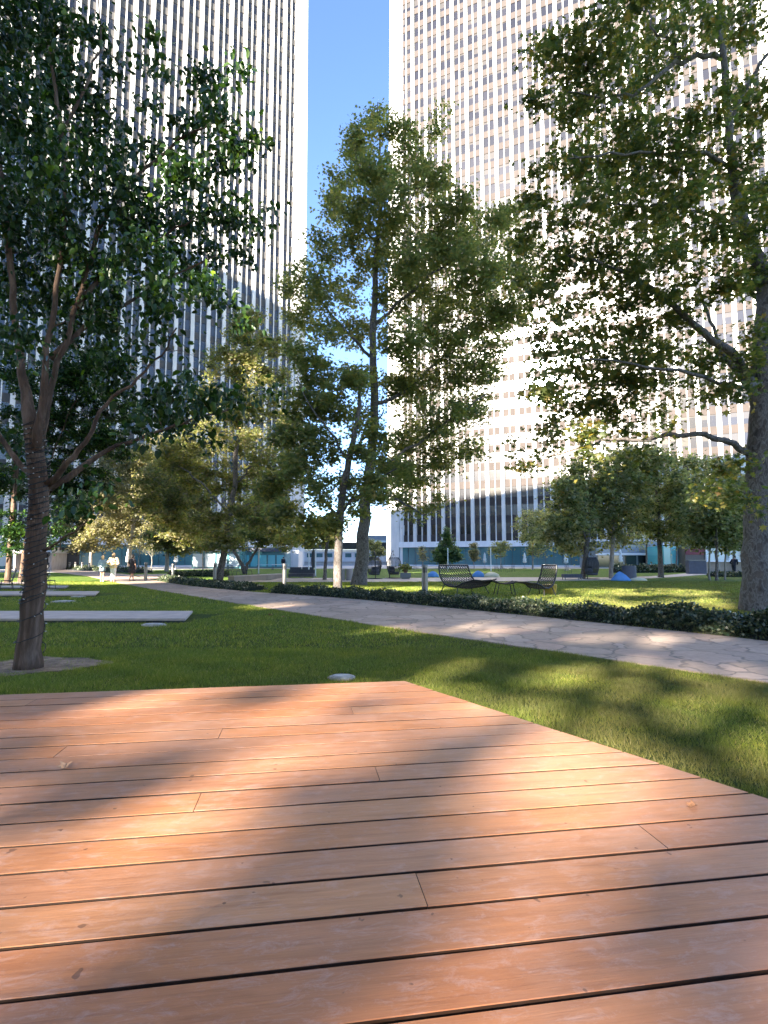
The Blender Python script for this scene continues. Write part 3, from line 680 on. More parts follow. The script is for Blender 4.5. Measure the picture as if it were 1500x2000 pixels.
cm4 = cl_([(738, 225, 26), (712, 260, 30), (765, 250, 28), (700, 300, 34), (735, 330, 45), (795, 270, 34), (840, 250, 26), (865, 210, 12), (800, 340, 50), (668, 340, 30), (650, 400, 34), (690, 400, 45), (760, 400, 55), (850, 350, 35), (830, 430, 55), (890, 400, 35), (610, 460, 22), (650, 480, 40), (720, 480, 60), (800, 510, 60), (880, 480, 55), (940, 450, 45),
           (985, 420, 30), (1020, 470, 30), (1030, 540, 34), (1010, 600, 30), (960, 680, 34), (590, 530, 30), (630, 560, 45), (680, 570, 38), (770, 580, 45), (850, 560, 65), (930, 530, 60), (990, 540, 42), (560, 560, 18), (590, 610, 36), (640, 650, 40), (700, 650, 36), (790, 660, 60), (870, 640, 60), (940, 620, 55), (990, 620, 35), (820, 740, 55), (900, 720, 55), (955, 730, 34), (770, 760, 40), (860, 810, 55), (925, 800, 42),
           (800, 850, 50), (870, 890, 45), (925, 870, 30), (760, 900, 36), (820, 930, 42), (790, 980, 30), (850, 985, 22), (700, 740, 34), (695, 820, 40), (740, 960, 28), (810, 1020, 14)], Y4 - .5, 2.6)
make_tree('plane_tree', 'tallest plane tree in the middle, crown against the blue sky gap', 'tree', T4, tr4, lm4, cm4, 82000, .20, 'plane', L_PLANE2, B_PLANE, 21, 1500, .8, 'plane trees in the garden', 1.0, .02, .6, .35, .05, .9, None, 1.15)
T3 = G(659, 1157); Y3 = T3[1]
tr3 = [(659, 1157, Y3, .20), (660, 1090, Y3, .185), (662, 1020, Y3, .18), (668, 960, Y3, .16), (680, 900, Y3, .14), (694, 850, Y3, .12), (702, 790, Y3, .09), (706, 740, Y3, .05)]
lm3 = [[(664, 1005, Y3, .07), (690, 975, Y3 - .3, .06), (730, 940, Y3 - .6, .045), (775, 915, Y3 - 1, .025)],
       [(663, 1015, Y3, .07), (640, 985, Y3 + .3, .06), (605, 945, Y3 + .6, .045), (560, 915, Y3 + .8, .025)],
       [(680, 900, Y3, .07), (650, 850, Y3, .05), (610, 800, Y3, .035), (580, 740, Y3, .02)],
       [(684, 890, Y3, .06), (720, 850, Y3 + .5, .05), (750, 800, Y3 + .8, .03)]]
cm3 = cl_([(590, 690, 34), (625, 730, 40), (600, 790, 48), (650, 790, 40), (690, 740, 30), (560, 850, 40), (620, 870, 48), (575, 920, 44), (530, 950, 36), (625, 960, 40), (680, 950, 34), (730, 950, 36), (775, 920, 36), (735, 850, 32), (550, 1000, 34), (600, 1020, 32), (650, 1030, 22), (700, 1010, 20), (570, 1045, 18), (705, 885, 26)], Y3, 1.8)
make_tree('plane_tree', 'slimmer straight plane tree left of the tallest one, growing in the hedge', 'tree', T3, tr3, lm3, cm3, 23000, .18, 'plane', L_PLANE2, B_PLANE, 33, 550, .55, 'plane trees in the garden', 1.0, .016, .6, .35, .03, .9, None, 1.05)

# --- 5: leaning plane left of the middle, 6: forked tree behind it
T5 = G(428, 1137); Y5 = T5[1]
tr5 = [(428, 1137, Y5, .24), (436, 1080, Y5, .21), (446, 1030, Y5, .19), (456, 970, Y5, .17), (462, 900, Y5, .15), (466, 820, Y5, .12), (472, 740, Y5, .08), (485, 660, Y5, .04)]
lm5 = [[(450, 1010, Y5, .08), (410, 960, Y5 - .5, .06), (370, 920, Y5 - 1, .04), (330, 900, Y5 - 1, .02)], [(458, 950, Y5, .08), (500, 900, Y5 + .5, .06), (540, 860, Y5 + 1, .03)],
       [(466, 830, Y5, .06), (430, 770, Y5, .045), (400, 720, Y5, .02)], [(452, 1000, Y5, .07), (500, 980, Y5 - .6, .05), (545, 985, Y5 - 1, .03)]]
cm5 = cl_([(490, 625, 28), (470, 660, 40), (525, 670, 34), (430, 710, 40), (490, 720, 48), (545, 730, 26), (400, 770, 36), (455, 790, 48), (520, 790, 42), (390, 850, 42), (450, 870, 50), (510, 870, 48), (340, 900, 30), (370, 920, 40), (430, 940, 48), (490, 950, 48), (540, 930, 34), (350, 970, 34), (400, 1000, 40), (460, 1010, 34), (520, 1010, 38), (560, 980, 24), (380, 1050, 30), (340, 1025, 34), (545, 1045, 26), (350, 870, 40), (300, 950, 36), (310, 1010, 34), (270, 990, 26), (420, 1060, 26), (470, 1060, 20), (300, 890, 30), (580, 900, 30), (560, 820, 26)], Y5, 2.4)
make_tree('plane_tree', 'leaning plane tree behind the low hedge with sun-bleached upper crown', 'tree', T5, tr5, lm5, cm5, 42000, .20, 'plane', L_PLANE2, B_PLANE, 45, 650, .6, 'plane trees in the garden', 1.0, .016, .55, .35, .04, .9, (L_BEIGE, .4), 1.1)
T6 = G(479, 1121.5); Y6 = T6[1]
tr6 = [(479, 1121, Y6, .26), (472, 1100, Y6, .18), (460, 1082, Y6, .15), (447, 1060, Y6, .11), (440, 1020, Y6, .06)]
lm6 = [[(479, 1116, Y6, .18), (487, 1095, Y6, .14), (498, 1078, Y6, .12), (508, 1060, Y6, .09), (520, 1020, Y6, .05)]]
cm6 = cl_([(480, 1020, 40), (430, 1045, 26), (520, 1040, 30), (560, 1060, 24), (470, 1050, 18), (600, 1050, 24), (640, 1045, 22), (580, 1030, 30), (500, 985, 30)], Y6, 2.0)
make_tree('forked_tree', 'low tree whose trunk forks in a V, behind the leaning plane', 'tree', T6, tr6, lm6, cm6, 14000, .24, 'diamond', L_PLANE2, B_PLANE, 51, 220, .7, None, 1.0, .02, .55, .35, .04)

# --- 7: pale sun-lit small trees by the walkers
def small_tree(px, py, top, crown, label, mat, bark_, seed, nl=3000, ls=.2, lean=0, kind='diamond', grp='small trees round the garden', name='young_tree', rw=.12, tips=80, spray=.5, extra=None, lmul=0):
    base = G(px, py); Y = base[1]; tp = W(px + lean, top, Y)
    h = [(px, py, Y, rw), (px + lean * .3, py - (py - top) * .35, Y, rw * .8), (px + lean * .6, py - (py - top) * .65, Y, rw * .55), (px + lean, top + 10, Y, rw * .2)]
    nl = int(nl * 2.4); tips = int(tips * 1.7)
    if lmul: crown = [(x, y, r_ * lmul) for x, y, r_ in crown]
    rq = random.Random(seed); cl = [(x, y, r_, Y + rq.uniform(-1, 1) * r_ * Y / FPX) for x, y, r_ in crown]
    lm = []
    for i, c in enumerate(cl[:4]):
        j = 1 + (i % 2); lm.append([(h[j][0], h[j][1], Y, rw * .4), ((h[j][0] + c[0]) / 2, (h[j][1] + c[1]) / 2 - 3, (Y + c[3]) / 2, rw * .28), (c[0], c[1], c[3], rw * .1)])
    return make_tree(name, label, 'tree', base, h, lm, cl, nl, ls, kind, mat, bark_, seed, tips, spray, grp, 1.0, .016, .55, .3, .03, .9, extra, 1.1)
small_tree(177, 1113, 930, [(190, 1040, 34), (160, 1055, 26), (215, 1015, 44), (235, 960, 50), (200, 980, 40), (150, 1030, 26), (215, 920, 34)], 'pale sun-lit tree left of the walkers with beige autumn leaves', L_BEIGE, B_PALE, 61, 9000, .30, 8, rw=.22, lmul=1.25, spray=1.1, tips=130)
small_tree(252, 1113, 900, [(270, 1010, 50), (300, 960, 52), (250, 950, 46), (320, 1020, 40), (285, 1050, 26), (240, 1045, 28), (290, 900, 44), (260, 900, 34), (320, 880, 34)], 'pale sun-lit tree directly behind the walkers', L_BEIGE, B_PALE, 62, 14000, .30, 20, rw=.25, lmul=1.2, spray=1.1, tips=170)
small_tree(325, 1116, 900, [(340, 1000, 48), (360, 950, 48), (330, 930, 40), (385, 1035, 40), (315, 1050, 28), (350, 1060, 26), (360, 890, 42), (400, 1000, 36)], 'sandy leaved tree right of the walkers beside the path fork', L_BEIGE, B_PALE, 63, 13000, .30, 12, rw=.25, extra=(L_PLANE2, .5), lmul=1.2, spray=1.1, tips=160)
base = G(272, 1114)
small_tree(270, 1116, 1040, [(262, 1070, 18), (290, 1065, 18), (280, 1050, 14)], 'nearly bare small tree seen between the walkers and the bollard', L_BEIGE, B_PALE, 64, 260, .14, 4, tips=60, rw=.07)
small_tree(296, 1114, 1050, [(286, 1075, 12), (304, 1072, 14), (298, 1058, 10)], 'bare spindly sapling just left of the path bollards', L_BEIGE, B_PALE, 65, 160, .14, 2, tips=50, rw=.05)
# --- 8: dark trees far left, behind the nearest one
small_tree(14, 1141, 700, [(60, 760, 50), (120, 730, 55), (30, 840, 55), (110, 830, 50), (20, 940, 48), (90, 930, 50), (30, 1020, 40), (80, 1020, 34), (0, 700, 45), (20, 1065, 26), (85, 1065, 22)], 'deep green tree at the left edge behind the light-wound trunk', L_NEAR, B_NEAR, 71, 9000, .17, 40, rw=.16, tips=200, kind='ovate')
small_tree(40, 1139, 660, [(170, 730, 50), (150, 800, 50), (220, 790, 42), (190, 860, 45), (130, 900, 44), (230, 870, 34), (150, 970, 38), (190, 930, 30), (120, 1040, 26), (200, 700, 30)], 'leaning dark green tree just right of the left edge', L_NEAR, B_NEAR, 72, 9000, .17, 90, rw=.15, tips=200, kind='ovate')
small_tree(118, 1113, 900, [(90, 980, 30), (130, 1000, 30), (110, 1040, 30), (70, 1060, 26), (150, 1020, 22)], 'shaded green tree before the parking entrance', L_NEAR, B_NEAR, 73, 3500, .24, 0, rw=.12, kind='diamond')
# --- middle distance saplings
small_tree(634, 1134, 990, [(640, 1050, 22), (620, 1030, 22), (655, 1020, 20), (600, 1055, 16)], 'young tree with ivy-clad trunk behind the two planes', L_PLANE2, B_PLANE, 74, 1800, .2, 8, rw=.13)
small_tree(396, 1125, 1040, [(396, 1060, 22), (380, 1045, 20), (412, 1048, 20)], 'slim staked sapling left of the leaning plane', L_PLANE, B_PALE, 75, 1400, .2, 0, rw=.06)
small_tree(740, 1108, 1045, [(735, 1070, 14), (722, 1060, 10), (744, 1080, 10), (728, 1088, 9)], 'round young tree just left of the right tower corner', L_FAR, B_PALE, 76, 1500, .28, 0, rw=.12, kind='diamond')
small_tree(872, 1110, 1025, [(872, 1080, 22), (862, 1085, 18), (886, 1084, 18), (872, 1062, 15), (872, 1045, 8), (871, 1034, 4)], 'cone-shaped bright green young tree before the teal glazing', L_CONE, B_PALE, 77, 4500, .30, 0, rw=.12, tips=150, spray=.6)
small_tree(826, 1110, 1060, [(825, 1082, 9), (824, 1070, 5), (828, 1090, 7)], 'thin brownish sapling left of the cone-shaped tree', L_BEIGE, B_PALE, 78, 300, .2, 0, rw=.06, tips=50)
small_tree(926, 1110, 1048, [(926, 1078, 9), (925, 1064, 6), (928, 1088, 8)], 'small brownish tree right of the cone-shaped tree', L_BEIGE, B_PALE, 79, 700, .22, 0, rw=.06, tips=60)
small_tree(978, 1112, 1045, [(970, 1068, 12), (985, 1066, 12), (976, 1080, 12), (960, 1076, 8)], 'sparse grey-brown tree standing above the second parasol', L_FAR, B_PALE, 80, 700, .22, 0, rw=.07, tips=70)
# --- right background group
RG = [(1040, 1113, 985, [(1035, 1020, 26), (1050, 1050, 28), (1028, 1045, 18), (1060, 1015, 24), (1045, 1075, 14)], 'silvery leaved tree behind the black lounge chair', 0, .12, L_FAR, 4200),
      (1138, 1131, 930, [(1110, 960, 34), (1100, 1010, 40), (1140, 1000, 40), (1085, 1050, 30), (1130, 1050, 34), (1165, 960, 30), (1075, 1020, 20), (1150, 920, 34), (1120, 930, 24)], 'leaning grey-green tree beside the dark hanging chair', 30, .20, L_FAR, 7500),
      (1194, 1130, 900, [(1190, 950, 34), (1210, 1000, 36), (1175, 1010, 28), (1225, 940, 34), (1200, 1050, 24), (1240, 990, 28), (1205, 905, 34), (1240, 900, 30)], 'pale-barked tree between the hanging chair and the blue beanbag', 12, .17, L_FAR, 6000),
      (1262, 1112, 930, [(1260, 960, 30), (1255, 1010, 32), (1280, 990, 28), (1250, 1050, 24)], 'small tree behind the grey curved screen', 6, .14, L_FAR, 3500),
      (1291, 1128, 905, [(1290, 960, 40), (1310, 1010, 42), (1270, 1030, 30), (1330, 970, 40), (1290, 910, 40), (1330, 1045, 26), (1340, 920, 34), (1260, 900, 30)], 'straight grey tree in the middle of the right-hand lawn edge', -12, .21, L_FAR, 7500),
      (1321, 1114, 960, [(1330, 1010, 30), (1350, 1040, 28), (1345, 980, 28)], 'thin tree in front of the cyan glass panel', 4, .12, L_FAR, 3000),
      (1386, 1133, 985, [(1375, 1010, 28), (1395, 1035, 26), (1370, 1050, 20)], 'leftmost of three thin tree stems near the white counter', 2, .07, L_FAR, 2400),
      (1400, 1134, 960, [(1400, 1000, 30), (1425, 1030, 26), (1390, 970, 26), (1395, 925, 34), (1430, 950, 26)], 'middle one of three thin tree stems near the white counter', 0, .10, L_FAR, 2400),
      (1416, 1133, 985, [(1430, 1010, 26), (1440, 1050, 22), (1415, 1060, 16)], 'rightmost of three thin tree stems near the white counter', 2, .07, L_FAR, 2000),
      (1433, 1124, 940, [(1440, 990, 30), (1465, 1030, 30), (1455, 960, 28)], 'tree half hidden behind the huge plane trunk', 2, .14, L_PLANE, 3000)]
for i, (px, py, top, cr_, lab, lean, rw_, mt, nl) in enumerate(RG):
    small_tree(px, py, top, cr_, lab, mt, B_PALE if i in (0, 2, 6, 8) else B_PLANE, 90 + i, int(nl * .7), .23, lean, rw=rw_, tips=110, spray=.95, extra=(L_PLANE, .3), lmul=1.15)

# ------------------------------------------------------------------ low hedges along the path
def strip_pts(far, t0, t1, width, n, r, zt):
    """random points on and in the rounded top of a hedge running along a line"""
    i = r.uniform(t0, t1, n) * (len(far) - 1); k = np.clip(i.astype(int), 0, len(far) - 2); f = (i - k)[:, None]
    p = far[k] * (1 - f) + far[k + 1] * f; d = far[k + 1] - far[k]; d /= np.linalg.norm(d, axis=1)[:, None]
    nr = np.stack([-d[:, 1], d[:, 0]], 1)
    nr *= np.sign(nr[:, 1])[:, None]
    w_ = r.uniform(0, 1, n); prof = np.sin(np.clip(w_, .04, .96) * PI) ** .45
    lump = 1 + .16 * np.sin(i * 5.1) + .12 * np.sin(i * 13.7 + w_ * 5)
    z = zt * prof * lump * r.uniform(.75, 1.05, n)
    side = r.random(n) < .4; z = np.where(side, z * r.uniform(.1, 1, n), z)
    return np.stack([p[:, 0] + nr[:, 0] * (w_ * width + .03), p[:, 1] + nr[:, 1] * (w_ * width + .03), z], 1), nr
FE = far_edge[:, :2]
def t_at(px, py):
    g = G(px, py)[:2]; return np.argmin(np.linalg.norm(FE - g, axis=1)) / (len(FE) - 1)
def hedge(label, line, t0, t1, width, zt, n, ls, seed):
    r = np.random.default_rng(seed); P, _ = strip_pts(line, t0, t1, width, n, r, zt)
    root = empty('low_hedge', (P[:, 0].mean(), P[:, 1].mean(), 0), 0, label, 'hedge', 'low hedges along the paths'); o = np.array([P[:, 0].mean(), P[:, 1].mean(), 0])
    leaves('foliage', P - o, ls, 'diamond', L_HEDGE, root, r, -.3, 1.1)
    # woody dark core
    V = []; F = []; m = 40; m2 = 7
    for a in range(m + 1):
        i = (t0 + (t1 - t0) * a / m) * (len(line) - 1); k = min(int(i), len(line) - 2); f = i - k; p = line[k] * (1 - f) + line[k + 1] * f
        d = line[k + 1] - line[k]; d = d / np.linalg.norm(d); nr = np.array([-d[1], d[0]]); nr *= np.sign(nr[1])
        for b in range(m2):
            w_ = b / (m2 - 1); q = p + nr * (w_ * width * .9 + .05 * width); V.append([q[0] - o[0], q[1] - o[1], zt * .72 * math.sin(max(.02, min(.98, w_)) * PI) ** .5 * (1 + .12 * math.sin(i * 5.1)) if 0 < b < m2 - 1 else -.02])
    for a in range(m):
        for b in range(m2 - 1): F.append((a * m2 + b, (a + 1) * m2 + b, (a + 1) * m2 + b + 1, a * m2 + b + 1))
    F.append(tuple(range(m2))); F.append(tuple(m * m2 + j for j in range(m2))[::-1])
    mb = MB(); mb.add(V, F); mb.build('stems', simple('hedge_stems', (.012, .016, .008), .9), root)
    return root
tR, tM, tL0, tL1 = t_at(1216, 1224), t_at(505, 1159), t_at(492, 1158), t_at(295, 1134)
hedge('dark glossy hedge running out of frame at lower right below the plane trunk', FE, 0.0, tR + .006, 1.0, .44, 16000, .065, 1)
hedge('long silvery-leaved hedge behind the flagstone path, round the near bollard', FE, tR + .002, tM, .95, .34, 26000, .06, 2)
hedge('thin green hedge from the path fork to the leaning plane tree', FE, tL0 + .006, tL1, 1.3, .30, 9000, .09, 3)
line2 = smooth_line([G(60, 1111.5), G(130, 1113), G(200, 1117), G(262, 1119.5)], 30)[:, :2]
hedge('far hedge behind the walkers and the small path posts', line2, 0, 1, 2.2, .55, 5000, .16, 4)
line3 = smooth_line([G(300, 1127), G(350, 1126), G(440, 1126)], 30)[:, :2]
hedge('hedge edge on the lawn side of the path fork, behind the bollards', line3, 0.25, 1, 1.2, .4, 3500, .13, 5)
line4 = smooth_line([G(1150, 1119), G(1260, 1119), G(1345, 1118)], 30)[:, :2]
hedge('dark hedge before the cyan glass panel on the right', line4, 0.25, 1, 2.0, .75, 4000, .2, 6)
line5 = smooth_line([G(1400, 1127), G(1470, 1127), G(1520, 1127)], 30)[:, :2]
hedge('short hedge behind the thick plane trunk at the right', line5, 0, 1, 1.4, .35, 2500, .15, 7)

# ------------------------------------------------------------------ benches / platforms of concrete
def slab(label, x0, y_front, y_back, x1px, zt, seed):
    zt = .10
    yf, yb = G(750, y_front, zt)[1], G(750, y_back, zt)[1]
    xr = G(x1px, y_front, zt)[0]; xr2 = G(x1px + 15 * (12.0 / yf), y_back, zt)[0]
    root = empty('concrete_slab', (xr, yf, 0), 0, label, 'bench slab', 'low concrete bench slabs on the lawn')
    mb = MB(); L = x0 - xr; nseg = 8; seg = L / nseg
    for i in range(nseg):
        a, b = i * seg, (i + 1) * seg - (.012 if seg > 0 else -.012); sh = (xr2 - xr)
        q0 = [a - 0, 0], [b, 0], [b + sh, yb - yf], [a + sh, yb - yf]
        mb.prism([q0[0], q0[1], q0[2], q0[3]], .05, zt)
    mb.build('top', M_SLAB, root)
    mb = MB(); mb.prism([[-.06, .06], [L + .06, .06], [L + .06 + (xr2 - xr), yb - yf - .06], [(xr2 - xr) - .06, yb - yf - .06]], -.05, .048); mb.build('footing', M_CORE, root)
    return (xr + L, yf, xr, yb)
SL = [slab('nearest long pale concrete slab crossing the lawn behind the wrapped trunk', -16, 1208, 1193, 362, .15, 1),
      slab('second concrete slab, a thin pale line further up the lawn', -27, 1161, 1154.5, 186, .15, 2),
      slab('third concrete slab, shorter and beyond the second one', -30, 1147, 1143.5, 128, .15, 3),
      slab('farthest concrete slab at the left edge of the lawn', -36, 1139, 1136.5, 60, .15, 4)]
# low retaining wall at the start of the far path
a_, b_ = G(457, 1137.5), G(555, 1131)
wl = empty('low_wall', (a_[0], a_[1], 0), 0, 'low sand-coloured stone wall left of the middle bollard', 'wall')
mb = MB(); dv = (b_ - a_); u_ = dv / np.linalg.norm(dv); n_ = np.array([-u_[1], u_[0], 0])
mb.prism([(0, 0), tuple(dv[:2]), tuple((dv + n_ * .45)[:2]), tuple((n_ * .45)[:2])], 0, .36); mb.build('wall', mk_concrete('sand_stone', (.30, .25, .20), .1, 2), wl)
mb = MB(); e_ = .02; mb.prism([tuple((-u_ * e_ - n_ * e_)[:2]), tuple((dv + u_ * e_ - n_ * e_)[:2]), tuple((dv + u_ * e_ + n_ * .47)[:2]), tuple((-u_ * e_ + n_ * .47)[:2])], .362, .41); mb.build('coping', M_SLAB, wl)

# in-ground covers
def cover(px, py, rx, label, seed, mat=None):
    g = G(px, py, .03); r = random.Random(seed)
    root = empty('ground_cover', (g[0], g[1], 0), 0, label, 'ground cover', 'flat pale covers set in the lawn')
    mb = MB(); ring = [(rx * (1 + .08 * r.uniform(-1, 1)) * math.cos(t), rx * .8 * (1 + .08 * r.uniform(-1, 1)) * math.sin(t)) for t in np.arange(18) * 2 * PI / 18]
    mb.prism(ring, -.02, .034); mb.prism([(x * .8, y * .8) for x, y in ring], .0342, .044); mb.build('lid', mk_concrete('weathered_lid', (.42, .40, .36), .25, 12), root)
    mb = MB(); mb.prism([(x * 1.12, y * 1.12) for x, y in ring], -.03, .022); mb.build('rim', M_SLAB, root)
cover(668, 1321, .15, 'round worn pale cover in the grass just behind the deck corner', 1)
cover(300, 1219, .24, 'pale flat stone in the grass before the end of the nearest concrete slab', 2)
cover(124, 1174, .36, 'pale pointed flat stone between the first and second slabs', 3)
cover(153, 1165, .26, 'small flat stone just before the second concrete slab', 4)
cover(100, 1152.5, .3, 'flat stone between the second and third concrete slabs, by the trunk', 5)

# ------------------------------------------------------------------ bollards
def bollard(px, py, label, r_=.105, h=1.24, grp='path bollards', small=False):
    g = G(px, py); root = empty('bollard', (g[0], g[1], 0), random.uniform(0, 6), label, 'bollard', grp)
    mb = MB(); mb.loft([((0, 0, 0), r_, r_), ((0, 0, h * .78), r_, r_)], 24); mb.build('post', M_STEEL, root, False)
    mb = MB(); mb.loft([((0, 0, h * .781), r_ * .8, r_ * .8), ((0, 0, h * .93), r_ * .8, r_ * .8)], 20); mb.build('lamp_glass', M_LOUVRE, root)
    mb = MB()
    for i in range(4): z = h * (.80 + .035 * i); mb.loft([((0, 0, z), r_ * .98, r_ * .98), ((0, 0, z + .012), r_ * .98, r_ * .98)], 20)
    mb.build('louvre', M_STEEL, root)
    mb = MB(); mb.loft([((0, 0, h * .931), r_, r_), ((0, 0, h * .985), r_, r_), ((0, 0, h), r_ * .93, r_ * .93)], 24); mb.build('cap', M_STEEL, root)
bollard(830, 1172, 'nearest steel bollard light, in the hedge left of the woven sofa', .115, 1.26)
bollard(555, 1152, 'steel bollard light standing left of the slim straight plane tree', .105, 1.25)
bollard(419, 1139, 'steel bollard light half hidden beside the leaning plane tree')
bollard(337, 1133, 'steel bollard light right of the path fork, before the low hedge', .105, 1.15)
bollard(284, 1134.5, 'steel bollard light at the path edge right of the woman in black', .11, 1.25)
for i, (px, py, lb) in enumerate([(147, 1113.5, 'leftmost of the small far posts behind the walkers'), (160, 1114.2, 'second far post from the left behind the walkers'), (174, 1114.8, 'third far post, just before the pale tree trunk'), (135, 1113, 'far post at the corner of the parking entrance')]):
    bollard(px, py, lb, .14, 1.1, 'small far posts')
g = G(675, 1134); bn = empty('litter_bin', (g[0], g[1], 0), 0, 'round grey litter bins seen between the two plane trunks', 'litter bin')
for dx, nm in ((-.28, 'bin_body'), (.26, 'bin_body')):
    mb = MB(); mb.loft([((dx, 0, 0), .25, .25), ((dx, 0, .78), .25, .25), ((dx, 0, .82), .2, .2)], 20); mb.build(nm, mk_concrete('bin_concrete', (.28, .26, .25)), bn)

# ------------------------------------------------------------------ woven garden furniture
def lattice(mb, surf, nu, nv, r_, k=4):
    """diagonal cord weave over surf(u,v)"""
    for s_ in (1, -1):
        for c in range(-nv, nu + 1):
            pts = []
            for t in np.linspace(0, 1, 15):
                u = (c + t * nv) / nu if s_ > 0 else (c + (1 - t) * nv) / nu
                if -1e-6 <= u <= 1 + 1e-6: pts.append(surf(min(max(u, 0), 1), t))
            if len(pts) > 1: mb.tube(pts, r_, k, False)
PROF = np.array([(-.62, 1.12), (-.60, 1.05), (-.52, .78), (-.44, .55), (-.32, .42), (-.10, .33), (.12, .33), (.30, .42), (.45, .50), (.70, .53), (.98, .50)])
def lounger(name, label, px, py, rz, width, cat, prof=PROF, weave=(18, 26), parent_group=None, foot=True, sag=.08, legs=((-.40, .40), (.14, .34)), flare=.0):
    g = G(px, py); root = empty(name, (g[0], g[1], 0), rz, label, cat, parent_group)
    t = np.r_[0, np.cumsum(np.linalg.norm(np.diff(prof, axis=0), axis=1))]; t /= t[-1]
    hw = width / 2
    def wd(v): return hw * (1 - .10 * max(0, .35 - v) / .35 - (.32 * max(0, v - .6) / .4 if foot else 0))
    def surf(u, v):
        x = np.interp(v, t, prof[:, 0]); z = np.interp(v, t, prof[:, 1]); s_ = math.sin(PI * u)
        return np.array([x, (u * 2 - 1) * wd(v), z - sag * s_ * (.4 + .6 * math.sin(PI * v))])
    mb = MB()
    loop = [surf(0, v) for v in np.linspace(0, 1, 26)] + [surf(u, 1) for u in np.linspace(.1, .9, 5)] + [surf(1, v) for v in np.linspace(1, 0, 26)]
    top = [surf(u, 0) * np.array([1, 1, 0]) + np.array([0, 0, prof[0][1]]) for u in np.linspace(1, 0, 7)]
    mb.tube(loop + top[1:], .030, 8); mb.build('frame', M_DARKM, root)
    mb = MB(); lattice(mb, surf, weave[0], weave[1], .013); 
    for v in np.linspace(.06, .94, 9): mb.tube([surf(u, v) for u in np.linspace(0, 1, 9)], .008, 4, False)
    mb.build('weave', M_ROPE, root)
    for (lx, lz) in legs:
        for s_ in (-1, 1):
            mb = MB(); zt = np.interp(lx, prof[:, 0], prof[:, 1]) if False else lz
            mb.tube([(lx, s_ * hw * .82, zt), (lx + (.10 if lx > 0 else -.12), s_ * hw * 1.0, .0)], .018, 7); mb.build('leg', M_DARKM, root)
    return root
PS = np.array([(-.50, 1.16), (-.49, 1.05), (-.42, .80), (-.30, .60), (-.10, .42), (.15, .34), (.40, .33), (.58, .40), (.72, .50), (.95, .56), (1.12, .62)])
Ls = lounger('woven_sofa', 'wide black woven lounge sofa with high back, right of the nearest bollard', 905, 1160, math.radians(-52), 1.75, 'sofa', PS, (13, 14), None, True, .10, ((-.25, .45), (.42, .33)))
Ls.scale = (1.1, 1.12, 1.04)
Lc = lounger('woven_armchair', 'black woven high-back lounge chair facing left with raised footrest', 1057, 1163, math.radians(214), .82, 'lounge chair', np.array([(-.48, 1.22), (-.46, 1.05), (-.40, .82), (-.30, .58), (-.18, .40), (.05, .30), (.25, .33), (.42, .46), (.62, .52), (.85, .54), (1.02, .58)]), (7, 14), None, True, .05, ((-.22, .36), (.18, .31)))
Lc.scale = (1.15, 1.0, 1.0)
OT = np.array([(-.42, .56), (-.30, .50), (0, .46), (.30, .50), (.42, .56)])
lounger('footstool', 'small black woven footstool between the woven sofa and the lounge chair', 986, 1162, math.radians(5), .5, 'footstool', OT, (8, 10), None, False, .02, ((-.28, .50), (.28, .50)))
# yellow slatted drum
g = G(1078, 1161); ys = empty('drum_stool', (g[0], g[1] + .3, 0), 0, 'round yellow slatted stool behind the lounge chair', 'stool')
mb = MB(); mb.loft([((0, 0, .375), .30, .30), ((0, 0, .41), .30, .30)], 28); mb.build('seat', M_YELLOW, ys)
mb = MB()
for i in range(26):
    a = i * 2 * PI / 26; mb.tube([(.285 * math.cos(a), .285 * math.sin(a), .372), (.24 * math.cos(a), .24 * math.sin(a), 0)], .02, 4)
mb.loft([((0, 0, .02), .2, .2), ((0, 0, .36), .24, .24)], 20); mb.build('slat_ring', M_YELLOW, ys)

